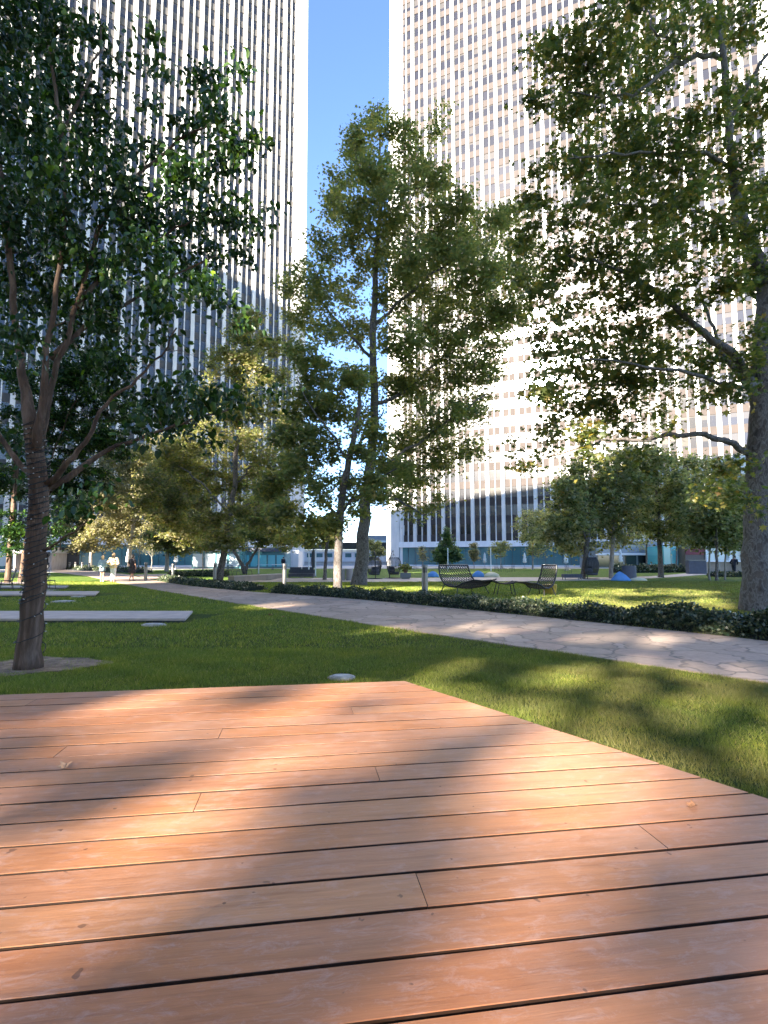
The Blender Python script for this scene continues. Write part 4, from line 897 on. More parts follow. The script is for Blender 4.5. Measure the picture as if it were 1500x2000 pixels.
# hanging chairs
def hanging_chair(px, py, label, rz, H=2.15, solid=False, fw=.62):
    g = G(px, py); root = empty('hanging_chair', (g[0], g[1], 0), rz, label, 'hanging chair', 'black hanging basket chairs')
    mb = MB(); mb.tube([(-.55, 0, .03), (-.62, 0, .6), (-.55, 0, 1.3), (-.32, 0, 1.9), (-.02, 0, H), (.06, 0, H - .06)], [.035, .035, .033, .03, .026, .02], 8)
    th = np.linspace(0, 2 * PI, 25); mb.tube(np.stack([.62 * np.cos(th), .62 * np.sin(th), np.full(25, .03)], 1), .028, 6); mb.build('stand', M_DARKM, root)
    mb = MB(); mb.tube([(.05, 0, H - .05), (.05, 0, 1.72)], .01, 5)
    for a in range(4): mb.tube([(.05, 0, 1.9), (.05 + .3 * math.cos(a * PI / 2 + .8), .3 * math.sin(a * PI / 2 + .8), 1.55)], .008, 4)
    mb.build('hanger', M_DARKM, root)
    def R_(z): t = (z - .28) / 1.35; return fw * (math.sin(max(.04, 1 - t) ** .62 * PI * .72 + .28) ** .8) * .9 if t > 0 else .3
    mb = MB()
    for i in range(22):
        a = -2.2 + 4.4 * i / 21 + PI
        mb.tube([(.1 + R_(z) * math.cos(a), R_(z) * math.sin(a), z) for z in np.linspace(.30, 1.62, 12)], .017 if not solid else .02, 4)
    for z in np.linspace(.32, 1.6, 15 if not solid else 26):
        mb.tube([(.1 + R_(z) * math.cos(a), R_(z) * math.sin(a), z) for a in np.linspace(-2.2 + PI, 2.2 + PI, 16)], .015 if not solid else .02, 4)
    mb.build('basket', M_DARKM, root)
    mb = MB(); mb.loft([((.1, 0, .30), .2, .25), ((.1, 0, .36), .42, .42), ((.1, 0, .46), .44, .44), ((.1, 0, .52), .36, .36)], 18)
    mb.loft([((-.28, 0, .5), .10, .26), ((-.30, 0, .62), .13, .32), ((-.30, 0, .82), .11, .28), ((-.28, 0, .92), .05, .18)], 14); mb.build('cushion', M_GREYF, root, True)
hanging_chair(731, 1131, 'left black hanging basket chair, right of the tall plane trunk', R(100), 2.1)
hanging_chair(768, 1130, 'black hanging basket chair on a thin curved pole before the white corner column', R(60), 2.15)
hanging_chair(1155, 1131.5, 'large dark hanging chair beneath the grey-green leaning tree', R(40), 2.25, True, .58)
# black lounger seats by the sculpture
def cube_seat(px, py, label, w_=.95, h_=.42, d_=.8, back=True):
    g = G(px, py); root = empty('garden_sofa', (g[0], g[1], 0), 0, label, 'garden seat', 'dark garden seats on the pale pad')
    mb = MB(); mb.box((0, .0, .30), (w_, d_, .24)); mb.build('cushion', M_GREYF, root)
    if back: mb = MB(); mb.box((0, d_ / 2 + .062, .46), (w_, .12, .50)); mb.build('backrest', M_GREYF, root)
    for sx in (-1, 1):
        for sy in (-1, 1): mb = MB(); mb.box((sx * (w_ / 2 - .06), sy * (d_ / 2 - .06), .088), (.05, .05, .176)); mb.build('leg', M_STEEL, root)
g = G(590, 1133); mb = MB(); mb.box((g[0], g[1] + .6, .03), (3.9, 3.6, .08)); tag(mb.build('paving_pad', M_SLAB), kind='structure')
cube_seat(577, 1131, 'front left dark cushioned seat left of the slim plane trunk')
cube_seat(601, 1131, 'front right dark cushioned seat left of the slim plane trunk')
cube_seat(576, 1122, 'rear left dark cushioned seat behind the front pair', 1.1)
cube_seat(600, 1122, 'rear right dark cushioned seat behind the front pair', 1.1)
# planter box
g = G(792, 1131); pl = empty('planter', (g[0], g[1], 0), 0, 'square grey planter with a small leafy plant, right of the hanging chair', 'planter')
mb = MB(); mb.box((0, 0, .30), (.78, .78, .34)); mb.box((0, 0, .07), (.6, .6, .12)); mb.build('box', mk_concrete('planter_grey', (.16, .18, .18)), pl)
mb = MB(); mb.loft([((0, 0, .47), .14, .14), ((0, 0, .74), .18, .18)], 14); mb.build('pot', simple('terracotta_pot', (.20, .10, .06), .8), pl)
r = np.random.default_rng(5); leaves('foliage', r.normal(0, 1, (260, 3)) * [.2, .2, .12] + [0, 0, .92], .16, 'diamond', L_PLANE, pl, r)
# bean bags
def beanbag(px, py, w_, h_, label, mat, peak=.0, seed=1, d_=None):
    g = G(px, py); root = empty('beanbag', (g[0], g[1], 0), 0, label, 'beanbag', 'beanbags along the far path'); r = np.random.default_rng(seed)
    d_ = d_ or w_ * .8; k = 22; V = []; F = []; m = 9
    for i in range(m):
        t = i / (m - 1); rad = math.cos(t * PI / 2) ** .55 if i < m - 1 else 0.02; z = h_ * (t ** (1.0 if peak == 0 else .9)); 
        if peak: rad = (1 - t) ** .75 * (1 - .0 * t) + .02
        for j in range(k):
            a = j * 2 * PI / k; q = 1 + .06 * math.sin(3 * a + seed) + .03 * r.normal()
            V.append([w_ / 2 * rad * q * math.cos(a) + peak * t * w_ * .5, d_ / 2 * rad * q * math.sin(a), z * (1 + .04 * math.sin(2 * a + 1))])
    for i in range(m - 1):
        for j in range(k): F.append((i * k + j, i * k + (j + 1) % k, (i + 1) * k + (j + 1) % k, (i + 1) * k + j))
    F.append(tuple((m - 1) * k + j for j in range(k))); F.append(tuple(range(k))[::-1])
    mb = MB(); mb.add(V, F); mb.build('bag', mat, root, True)
    mb = MB(); th = np.linspace(0, PI, 12); mb.tube([(w_ * .49 * math.cos(a) * (.97), 0, h_ * .98 * math.sin(a) * .9 + .01) for a in th][2:-2] if not peak else [(w_ * .42, 0, h_ * .1), (w_ * .3 + peak * .1, 0, h_ * .35), (w_ * .12 + peak * w_ * .4, 0, h_ * .8)], .012, 5); mb.build('piping', mat, root)
beanbag(845, 1127, 1.0, .48, 'blue beanbag between the nearest bollard and the sofa', M_BLUE, 0, 1)
beanbag(934, 1127, 1.05, .52, 'blue beanbag visible just right of the woven sofa back', M_BLUE, 0, 2)
beanbag(960, 1127, 1.35, .42, 'cream beanbag lying right of the blue one beyond the sofa', M_CREAM, 0, 3)
beanbag(1213, 1134, 1.35, .62, 'pointed bright blue beanbag on the right of the far path', M_BLUE, -.12, 4)
beanbag(1247, 1134, 1.2, .22, 'flattened cream beanbag right of the pointed blue one', M_CREAM, 0, 5)
# umbrellas, closed, white canvas
def parasol(px, py, h_, label):
    g = G(px, py); root = empty('closed_parasol', (g[0], g[1], 0), random.uniform(0, 3), label, 'parasol', 'closed white parasols')
    mb = MB(); mb.tube([(0, 0, 0), (0, 0, h_)], .03, 8); mb.build('pole', M_STEEL, root)
    mb = MB(); k = 16; rings = []
    for z, rr_ in ((h_ * .36, .10), (h_ * .40, .26), (h_ * .52, .20), (h_ * .60, .24), (h_ * .66, .15), (h_ * .72, .17), (h_ * .9, .11), (h_ * .99, .04)):
        rings.append((z, rr_))
    V = []; F = []
    for z, rr_ in rings:
        for j in range(k): a = j * 2 * PI / k; q = rr_ * (1.25 if j % 2 else .75); V.append([q * math.cos(a), q * math.sin(a), z])
    for i in range(len(rings) - 1):
        for j in range(k): F.append((i * k + j, i * k + (j + 1) % k, (i + 1) * k + (j + 1) % k, (i + 1) * k + j))
    F.append(tuple(range(k))[::-1]); F.append(tuple((len(rings) - 1) * k + j for j in range(k)))
    mb.add(V, F); mb.build('canopy', M_WHITEF, root, True)
    mb = MB(); mb.loft([((0, 0, 0), .32, .32), ((0, 0, .09), .3, .3)], 18); mb.build('base', M_STEEL, root)
parasol(947, 1110.5, 2.6, 'closed white parasol before the teal glazing, above the cream beanbag')
parasol(1025, 1110.5, 2.6, 'closed white parasol left of the lounge chair back')
parasol(1106, 1114, 2.6, 'closed white parasol right of the lounge chair back')
parasol(343, 1112, 3.0, 'closed white parasol seen right of the pale bare trees')
parasol(249, 1113, 3.0, 'closed white parasol partly behind the woman in black')
parasol(1213, 1113, 3.0, 'closed white parasol above the pointed blue beanbag')
# pale marker poles
def pole(px, py, h_, label, mat=M_WHITEF):
    g = G(px, py); root = empty('slim_post', (g[0], g[1], 0), 0, label, 'post', 'slim pale posts on the far lawn')
    mb = MB(); mb.tube([(0, 0, 0), (0, 0, h_)], .055, 10); mb.build('shaft', mat, root)
    mb = MB(); mb.loft([((0, 0, 0), .12, .12), ((0, 0, .05), .12, .12)], 12); mb.build('foot', M_STEEL, root)
pole(875, 1116, 2.9, 'slim white post before the cone-shaped tree'); pole(959, 1116, 2.9, 'slim white post right of the first parasol', M_WHITEF)
pole(505, 1121, 2.6, 'slim white post right of the forked tree'); pole(603, 1126, 3.4, 'slim white post behind the dark garden seats'); pole(616, 1126, 3.4, 'slim white post by the dark closed umbrella')
# dark closed umbrella
g = G(612, 1121); um = empty('closed_parasol', (g[0], g[1], 0), 0, 'closed black parasol left of the slim straight plane trunk', 'parasol')
mb = MB(); mb.tube([(0, 0, 0), (0, 0, 2.7)], .03, 8); mb.build('pole', M_STEEL, um)
mb = MB(); mb.loft([((0, 0, .55), .05, .08), ((.02, 0, .8), .22, .2), ((0, 0, 1.4), .25, .2), ((-.02, 0, 2.2), .17, .15), ((0, 0, 2.65), .04, .04)], 12); mb.build('canopy', M_GREYF, um)
mb = MB(); mb.loft([((0, 0, 0), .3, .3), ((0, 0, .08), .28, .28)], 16); mb.build('base', M_STEEL, um)
# grey curved screen, dark cube bar
g = G(1232, 1131); sc_ = empty('curved_screen', (g[0], g[1], 0), 0, 'curved slate-blue upholstered screen behind the pointed blue beanbag', 'screen')
mb = MB(); V = []; k = 14
for t in np.linspace(0, 1, k): a = PI * (1.15 + .7 * t); V += [(.62 * math.cos(a), .5 * math.sin(a) + .45, 0), (.62 * math.cos(a), .5 * math.sin(a) + .45, 1.0), (.55 * math.cos(a), .43 * math.sin(a) + .45, 1.0), (.55 * math.cos(a), .43 * math.sin(a) + .45, 0)]
F = []
for i in range(k - 1):
    for j in range(4): F.append((i * 4 + j, i * 4 + (j + 1) % 4, (i + 1) * 4 + (j + 1) % 4, (i + 1) * 4 + j))
F.append((0, 1, 2, 3)); F.append(tuple((k - 1) * 4 + j for j in (3, 2, 1, 0))); mb.add(V, F); mb.build('panel', M_DSLATE, sc_)
mb = MB(); mb.loft([((0, .3, .02), .5, .38), ((0, .3, .38), .5, .38)], 20); mb.build('seat', M_DSLATE, sc_)
g = G(1360, 1121); bc = empty('bar_cabinet', (g[0], g[1], 0), R(-8), 'dark slate cube bar standing left of the three thin stems', 'bar')
mb = MB(); mb.box((0, 0, .68), (1.65, .9, 1.36)); mb.build('cabinet', M_DSLATE, bc); mb = MB(); mb.box((0, 0, 1.385), (1.75, 1.0, .05)); mb.build('top', M_STEEL, bc)
g = G(1415, 1119); cn = empty('serving_counter', (g[0], g[1], 0), R(-6), 'long white-topped serving counter behind the three thin stems', 'counter')
mb = MB(); mb.box((0, 0, 1.28), (7.2, 1.0, .12)); mb.build('top', M_WHITEF, cn); mb = MB(); mb.box((0, .15, .6), (6.8, .5, 1.2)); mb.build('cabinet', simple('counter_front', (.28, .23, .18), .7), cn)
for i in range(6): mb = MB(); mb.box((-3.4 + i * 1.36, -.44, .61), (.08, .08, 1.22)); mb.build('leg', M_STEEL, cn)
# cafe tables, far
def table(px, py, label, mat=M_WHITEF, w_=1.5, h_=.75):
    g = G(px, py); root = empty('cafe_table', (g[0], g[1], 0), 0, label, 'table', 'cafe tables at the far lawn edge')
    mb = MB(); mb.box((0, 0, h_), (w_, .8, .05)); mb.build('top', mat, root)
    for sx in (-1, 1):
        for sy in (-1, 1): mb = MB(); mb.tube([(sx * w_ * .45, sy * .34, h_ - .026), (sx * w_ * .47, sy * .38, 0)], .025, 6); mb.build('leg', M_DARKM, root)
table(462, 1116, 'pale blue table seen in the fork of the V-shaped tree', M_LBLUE, 2.4); table(518, 1114, 'pale blue table right of the V-shaped tree', M_LBLUE, 2.2)
table(440, 1113, 'white table left of the V-shaped tree', M_WHITEF, 2.0); table(545, 1113, 'white table left of the middle bollard top', M_WHITEF, 2.0)
def folding_chair(px, py, label, rz, s_=1.0, grp='black slim garden chairs'):
    g = G(px, py); root = empty('garden_chair', (g[0], g[1], 0), rz, label, 'chair', grp)
    mb = MB(); mb.box((0, 0, .44), (.46, .46, .035)); mb.build('seat', M_DARKM, root)
    mb = MB()
    for i in range(7): mb.tube([(-.21 + i * .07, .22, .45), (-.24 + i * .08, .36, .95)], .009, 5)
    mb.tube([(-.26, .36, .95), (.26, .36, .95)], .014, 6); mb.build('backrest', M_DARKM, root)
    for sx in (-1, 1):
        for sy in (-1, 1): mb = MB(); mb.tube([(sx * .2, sy * .2, .42), (sx * .24, sy * .27, 0)], .014, 6); mb.build('leg', M_DARKM, root)
folding_chair(93, 1152, 'black slatted garden chair peeking out right of the wrapped trunk', R(60))
folding_chair(12, 1152, 'black garden chair at the left edge before the dark trees', R(-50)); folding_chair(30, 1143, 'black garden chair left of the wrapped trunk by the far slab', R(20))
folding_chair(448, 1124, 'black garden chair on the lawn left of the V-shaped tree', R(15)); folding_chair(462, 1125, 'black garden chair at the foot of the V-shaped tree', R(-30)); folding_chair(487, 1123, 'black garden chair right of the V-shaped tree foot', R(100))
folding_chair(812, 1116, 'black garden chair far behind the planter', R(20)); folding_chair(985, 1117, 'black garden chair beyond the cream beanbag', R(50)); folding_chair(1000, 1117, 'black garden chair farther right beyond the cream beanbag', R(-40)); folding_chair(970, 1116.5, 'black garden chair just beyond the slim white post', R(160))
folding_chair(1110, 1121, 'black garden chair below the right-hand parasol', R(10))
cube_seat(1117, 1133, 'low grey bench box left of the dark hanging chair', 1.25, .4, .7, False)

# ------------------------------------------------------------------ far buildings and car
def block(name, label, cat, x0, x1, Y, zb, zt, depth, mat, parts=()):
    """x0,x1 pixel columns at distance Y; heights in metres"""
    a, b = W(x0, 1093, Y), W(x1, 1093, Y); cx = (a[0] + b[0]) / 2
    root = empty(name, (cx, Y, 0), 0, label, cat); wdt = b[0] - a[0]
    mb = MB(); mb.box((0, depth / 2, (zb + zt) / 2), (wdt, depth, zt - zb)); mb.build('wall', mat, root)
    for (nm, u0, u1, z0, z1, m_, pr) in parts:
        mb = MB(); mb.box(((u0 + u1 - 1) / 2 * wdt, -pr / 2 + .02, (z0 + z1) / 2), ((u1 - u0) * wdt, pr + .04, z1 - z0)); mb.build(nm, m_, root)
    return root
win = [('window', .10 + i * .085, .155 + i * .085, 2.1, 3.2, M_TEAL, .06) for i in range(9)]
block('terrace_building', 'low white terrace building seen through the gap between the towers', 'building', 540, 760, 150, 0, 3.8, 12, M_BAND,
      win + [('cornice', -.01, 1.01, 3.82, 4.2, M_WHITE, .5), ('upper_glazing', .0, 1.0, 4.25, 6.2, M_DGLASS, -.6), ('railing', 0, 1, .9, 1.1, M_WHITEF, 2.0), ('planter_wall', 0, 1, 0, .8, M_WHITE, 1.6)])
block('white_pavilion', 'plain white rendered block left of the slim plane trunk', 'building', 558, 583, 100, 0, 3.0, 5, M_WHITE, [('coping', -.02, 1.02, 3.01, 3.15, M_BAND, .1), ('door', .1, .4, 0, 2.1, M_DSLATE, .03)])
block('glass_office', 'hazy blue-green glass building far off between the towers', 'building', 700, 830, 260, 0, 13, 20, M_GREYGL, [('window', .0, 1, z, z + 1.6, M_BRGLASS, .1) for z in (2, 5.5, 9)])
block('storefront', 'pale shopfront with a white canopy line under the right-hand trees', 'shopfront', 1165, 1296, 93, 0, 4.6, 8, M_GREYGL,
      [('canopy', -.01, 1.0, 1.9 + .3, 2.55, M_WHITEF, 1.4)] + [('window', .02 + i * .2, .19 + i * .2, .2, 2.15, M_DGLASS, .06) for i in range(5)])
block('cyan_pavilion', 'bright cyan glass wall panel behind the right-hand trees', 'glass pavilion', 1297, 1338, 86, 0, 3.6, 6, M_CYAN, [('mullion', .32, .34, 0, 3.6, M_TEAL, .05), ('mullion', .66, .68, 0, 3.6, M_TEAL, .05)])
block('kiosk', 'taupe kiosk with a dark red sign band right of the cyan panel', 'kiosk', 1339, 1376, 84, 0, 3.4, 5, simple('kiosk_taupe', (.13, .11, .10), .8), [('sign_band', .0, 1.0, 2.2, 3.1, M_RED, .1), ('counter_shelf', .1, .9, 1.0, 1.1, M_SLAB, .4)])
block('glazed_cafe', 'pale glazed cafe front beside the huge plane trunk', 'cafe', 1377, 1560, 84, 0, 4.4, 8, simple('cafe_cream', (.50, .48, .42), .7),
      [('window', .02 + i * .12, .12 + i * .12, .7, 3.4, M_BRGLASS, .05) for i in range(8)] + [('column', .0 + i * .24, .018 + i * .24, 0, 4.3, M_WHITEF, .35) for i in range(5)] + [('fascia', -.01, 1.01, 3.6, 4.35, M_WHITEF, .6)])
block('shop_glazing', 'pale blue lit shop windows at the foot of the left tower', 'shopfront', 375, 470, 88, 0, 3.2, 6, M_TEAL, [('window', .02 + i * .25, .22 + i * .25, .3, 2.4, M_BRGLASS, .06) for i in range(4)] + [('fascia', -.01, 1.01, 2.7, 3.2, M_GREYGL, .2)])
block('shop_glazing', 'teal shop windows left of the white rendered block', 'shopfront', 471, 556, 92, 0, 3.4, 6, M_TEAL, [('window', .02 + i * .2, .18 + i * .2, .3, 2.2, M_CYAN, .06) for i in range(5)] + [('fascia', -.01, 1.01, 2.8, 3.4, M_DSLATE, .2)])
pk = block('parking_portico', 'parking entrance with a flat white canopy left of the walkers', 'parking entrance', 60, 132, 78, 0, 3.2, 3, simple('portico_dark', (.02, .02, .022), .8),
      [('canopy', -.02, 1.02, 2.35, 2.75, M_WHITE, 4.0), ('column', .90, .98, 0, 2.34, M_SLAB, 3.6), ('column', .0, .05, 0, 2.34, M_SLAB, 3.6)])
block('glass_lobby', 'blue-white glass lobby at the far left edge', 'lobby', -30, 58, 82, 0, 3.6, 4, M_TEAL, [('window', .03 + i * .24, .24 + i * .24, .5, 2.6, M_BRGLASS, .06) for i in range(4)])
def car(px, py, label, mat, rz):
    g = G(px, py); root = empty('parked_car', (g[0], g[1], 0), rz, label, 'car', 'cars by the parking entrance')
    prof = [(-2.2, .35), (-2.25, .75), (-1.9, .95), (-1.2, 1.0), (-.6, 1.42), (.9, 1.45), (1.6, 1.02), (2.2, .92), (2.25, .5), (2.2, .3)]
    mb = MB(); n = len(prof); V = []
    for y, s_ in ((-.85, 0), (-.8, 1), (.8, 1), (.85, 0)):
        for (x, z) in prof: V.append((x, y * (1 - .18 * max(0, z - .95) * 2), z))
    F = []
    for j in range(3):
        for i in range(n): F.append((j * n + i, j * n + (i + 1) % n, (j + 1) * n + (i + 1) % n, (j + 1) * n + i))
    F.append(tuple(range(n))[::-1]); F.append(tuple(3 * n + i for i in range(n))); mb.add(V, F); mb.build('body', mat, root)
    mb = MB(); mb.box((.15, 0, 1.22), (2.1, 1.46, .30), 0, .86); mb.build('window', M_DGLASS, root)
    for sx in (-1.35, 1.4):
        for sy in (-1, 1):
            mb = MB(); th = np.linspace(0, 2 * PI, 19)[:-1]; v = [(sx + .33 * math.cos(a), sy * .80 + q, .33 + .33 * math.sin(a)) for q in (-.1, .1) for a in th]
            mb.add(v, [tuple(range(18)), tuple(range(18, 36))[::-1]] + [(i, (i + 1) % 18 + 0, (i + 1) % 18 + 18, i + 18) for i in range(18)]); mb.build('wheel', M_CABLE, root)
    for sy in (-1, 1): mb = MB(); mb.box((2.22, sy * .6, .72), (.08, .3, .12)); mb.build('headlight', M_BULB, root)
car(104, 1112, 'dark blue car parked under the white portico canopy', simple('car_blue', (.03, .05, .09), .25), R(-80))

# ------------------------------------------------------------------ people
SKIN = simple('skin', (.42, .25, .18), .6); HAIRB = simple('hair_blond', (.40, .28, .16), .6); HAIRD = simple('hair_dark', (.02, .014, .012), .5)
def skin_body(root, J, mat):
    """J: name -> (pos, radius, parent)"""
    names = list(J); idx = {n: i for i, n in enumerate(names)}
    me = bpy.data.meshes.new('body'); me.from_pydata([J[n][0] for n in names], [(idx[n], idx[J[n][2]]) for n in names if J[n][2]], [])
    o = bpy.data.objects.new('body', me); COL.objects.link(o); o.parent = root; me.materials.append(mat)
    sk = o.modifiers.new('skin', 'SKIN'); sk.use_smooth_shade = True; ss_ = o.modifiers.new('sub', 'SUBSURF'); ss_.levels = 1; ss_.render_levels = 1
    for i, n in enumerate(names): d = me.skin_vertices[0].data[i]; r_ = J[n][1]; d.radius = r_ if isinstance(r_, tuple) else (r_, r_); d.use_root = (i == 0)
    return o
def person(px, py, label, H, rz, cloth, walk=.0, lean=0.0, armr=(.0, 0), arml=(.0, 0), female=False):
    g = G(px, py, .022); root = empty('person', (g[0], g[1], .022), rz, label, 'person', 'people on the path')
    s = H / 1.75; sw = .17 if female else .20; hp = .085
    def V(x, y, z): return (x * s, (y + lean * max(0, z - .9)) * s, z * s)
    J = {}
    J['pelvis'] = (V(0, 0, .93), (.15 * s, .10 * s), None); J['waist'] = (V(0, 0, 1.08), (.125 * s, .09 * s), 'pelvis'); J['chest'] = (V(0, .0, 1.30), (.155 * s, .10 * s), 'waist')
    J['neck0'] = (V(0, .0, 1.44), .065 * s, 'chest'); J['neck'] = (V(0, .01, 1.50), .05 * s, 'neck0'); J['jaw'] = (V(0, .03, 1.565), (.062 * s, .068 * s), 'neck'); J['head'] = (V(0, .015, 1.65), (.078 * s, .092 * s), 'jaw'); J['crown'] = (V(0, .0, 1.72), .055 * s, 'head'); J['nose'] = (V(0, .115, 1.61), .013 * s, 'jaw')
    for n, sx, st in (('l', -1, walk), ('r', 1, -walk)):
        J['hip' + n] = (V(sx * hp, 0, .88), .088 * s, 'pelvis'); J['knee' + n] = (V(sx * hp, st * .22 + .03, .49), .055 * s, 'hip' + n); J['calf' + n] = (V(sx * hp, st * .25, .34), .05 * s, 'knee' + n)
        J['ankle' + n] = (V(sx * hp, st * .42 - .02, .09 + .04 * (st < 0)), .034 * s, 'calf' + n); J['foot' + n] = (V(sx * hp * 1.1, st * .42 + .08, .035), .035 * s, 'ankle' + n); J['toe' + n] = (V(sx * hp * 1.15, st * .42 + .16, .026), .024 * s, 'foot' + n)
        ab = arml if n == 'l' else armr
        J['sho' + n] = (V(sx * sw, 0, 1.42), .056 * s, 'neck0'); J['elb' + n] = (V(sx * (sw + .05 + ab[0] * .1), -.03 - st * .10, 1.14), .042 * s, 'sho' + n); J['wri' + n] = (V(sx * (sw + .04 - ab[0] * .12), .04 + ab[1] - st * .16, .90 + ab[0] * .12), .028 * s, 'elb' + n)
        J['palm' + n] = (V(sx * (sw + .035 - ab[0] * .12), .06 + ab[1] - st * .16, .83 + ab[0] * .12), (.018 * s, .036 * s), 'wri' + n)
        for k, (oy, ln) in enumerate(((-.03, .062), (-.01, .075), (.01, .07), (.028, .055))): J['f%d%s' % (k, n)] = (V(sx * (sw + .02 - ab[0] * .12), .06 + ab[1] + oy - st * .16, .83 - ln + ab[0] * .12), .0085 * s, 'palm' + n)
        J['th' + n] = (V(sx * (sw + .01 - ab[0] * .12), .105 + ab[1] - st * .16, .81 + ab[0] * .12), .0095 * s, 'palm' + n)
    skin_body(root, J, SKIN); P_ = {k: np.array(v[0]) for k, v in J.items()}
    for (nm, kind, mat, a) in cloth:
        mb = MB()
        if kind == 'top':      # torso + sleeves
            zb, fl, slv = a; c = lambda z: (0, lean * max(0, z - .9) * s, z * s)
            mb.loft([(c(zb), (.165 + fl) * s, (.12 + fl) * s), (c(zb + .06), (.17 + fl) * s, (.125 + fl) * s), (c(1.12), (.155 + fl * .8) * s, (.115 + fl * .7) * s), (c(1.30), (sw + .0 + fl * .5) * s, (.13 + fl * .4) * s), (c(1.41), (sw + .015) * s, .105 * s), (c(1.465), (sw - .06) * s, .08 * s), (c(1.50), .065 * s, .065 * s)], 20)
            for n in 'lr':
                E = P_['sho' + n] * (1 - min(1, slv * 2)) + P_['elb' + n] * min(1, slv * 2); pts = [P_['neck0'] * .25 + P_['sho' + n] * .75, P_['sho' + n], (P_['sho' + n] + E) / 2, E]; rad = [.075, .078 + fl * .3, .068 + fl * .3, .060 + fl * .3]
                if slv > .5: q = P_['elb' + n] + (P_['wri' + n] - P_['elb' + n]) * (slv * 2 - 1); pts += [q]; rad += [.048 + fl * .2]
                mb.tube(pts, np.array(rad) * s, 12)
        elif kind == 'skirt':
            zt, zb, r0, r1 = a; mb.loft([((0, 0, zb * s), r1 * s, r1 * .75 * s), ((0, 0, (zb + zt) / 2 * s), (r0 + r1) / 2 * s, (r0 + r1) / 2 * .75 * s), ((0, 0, zt * s), r0 * s, r0 * .74 * s)], 20)
        elif kind == 'pants':
            mb.loft([((0, 0, .80 * s), .165 * s, .12 * s), ((0, 0, .92 * s), .17 * s, .125 * s), ((0, 0, 1.03 * s), .155 * s, .115 * s)], 18)
            for n in 'lr':
                mb.tube([P_['hip' + n] + [0, 0, -.0], (P_['hip' + n] + P_['knee' + n]) / 2, P_['knee' + n], P_['calf' + n], P_['ankle' + n] + [0, 0, .0]], np.array([.108, .10, .082, .078, .068]) * s, 12)
        elif kind == 'hair':
            h = P_['head']; ln = a
            mb.loft([((h[0], h[1] - .045 * s, h[2] - ln * s), .055 * s, .03 * s), ((h[0], h[1] - .05 * s, h[2] - ln * .5 * s), .095 * s, .05 * s), ((h[0], h[1] - .03 * s, h[2] - .02 * s), .10 * s, .085 * s), ((h[0], h[1] - .015 * s, h[2] + .05 * s), .098 * s, .10 * s), ((h[0], h[1] - .005, h[2] + .105 * s), .07 * s, .08 * s), ((h[0], h[1], h[2] + .13 * s), .02 * s, .02 * s)], 16)
        elif kind == 'shoes':
            for n in 'lr': f0 = P_['foot' + n]; mb.loft([((f0[0], f0[1] + .0, f0[2] - .035 * s), .045 * s, .13 * s), ((f0[0], f0[1], f0[2] + .01 * s), .046 * s, .13 * s), ((f0[0], f0[1] - .03, f0[2] + .05 * s), .038 * s, .07 * s)], 14)
        mb.build(nm, mat, root, True)
    return root
C_LB = simple('cloth_light_blue', (.38, .48, .58), .9); C_SK = simple('cloth_teal_stripe', (.16, .22, .26), .9); C_YE = simple('cloth_sand_yellow', (.62, .48, .28), .9); C_WH = simple('cloth_white', (.72, .70, .68), .9); C_BK = simple('cloth_black', (.015, .014, .02), .85)
C_TAN = simple('shoe_tan', (.40, .28, .2), .6)
person(199, 1136, 'person with long blond hair in a light blue top and short dark skirt', 1.68, R(8), [('shirt', 'top', C_LB, (.98, .02, .8)), ('tunic', 'skirt', C_SK, (1.02, .72, .17, .22)), ('skirt', 'skirt', C_BK, (.74, .66, .205, .21)), ('hair', 'hair', HAIRB, .26), ('shoes', 'shoes', C_WH, 0)], .12, 0, (.3, 0), (.2, 0), True)
person(220, 1136.5, 'person in a loose sand-yellow sweater and white trousers walking away', 1.84, R(-4), [('sweater', 'top', C_YE, (.86, .055, .9)), ('trousers', 'pants', C_WH, 0), ('hair', 'hair', HAIRB, .07), ('shoes', 'shoes', C_TAN, 0)], .08, 0, (.9, 0), (.9, 0))
person(257, 1135, 'person with dark hair in a black knee-length dress striding on the path', 1.74, R(-25), [('dress', 'top', C_BK, (.88, .05, .45)), ('skirt', 'skirt', C_BK, (.95, .50, .21, .27)), ('hair', 'hair', HAIRD, .12), ('shoes', 'shoes', C_TAN, 0)], .55, .03, (.2, 0), (.5, 0), True)
person(1434, 1124, 'person in black leaning on the counter beside the huge plane trunk', 1.75, R(-60), [('shirt', 'top', C_BK, (.9, .02, .9)), ('trousers', 'pants', C_BK, 0), ('hair', 'hair', HAIRD, .08), ('shoes', 'shoes', C_BK, 0)], .2, .35, (.6, .15), (.6, .15))
person(553, 1113, 'person in dark clothes standing behind the middle bollard top', 1.8, R(30), [('shirt', 'top', C_BK, (.9, .03, .9)), ('trousers', 'pants', C_SK, 0), ('hair', 'hair', HAIRD, .08), ('shoes', 'shoes', C_BK, 0)], .1, 0)

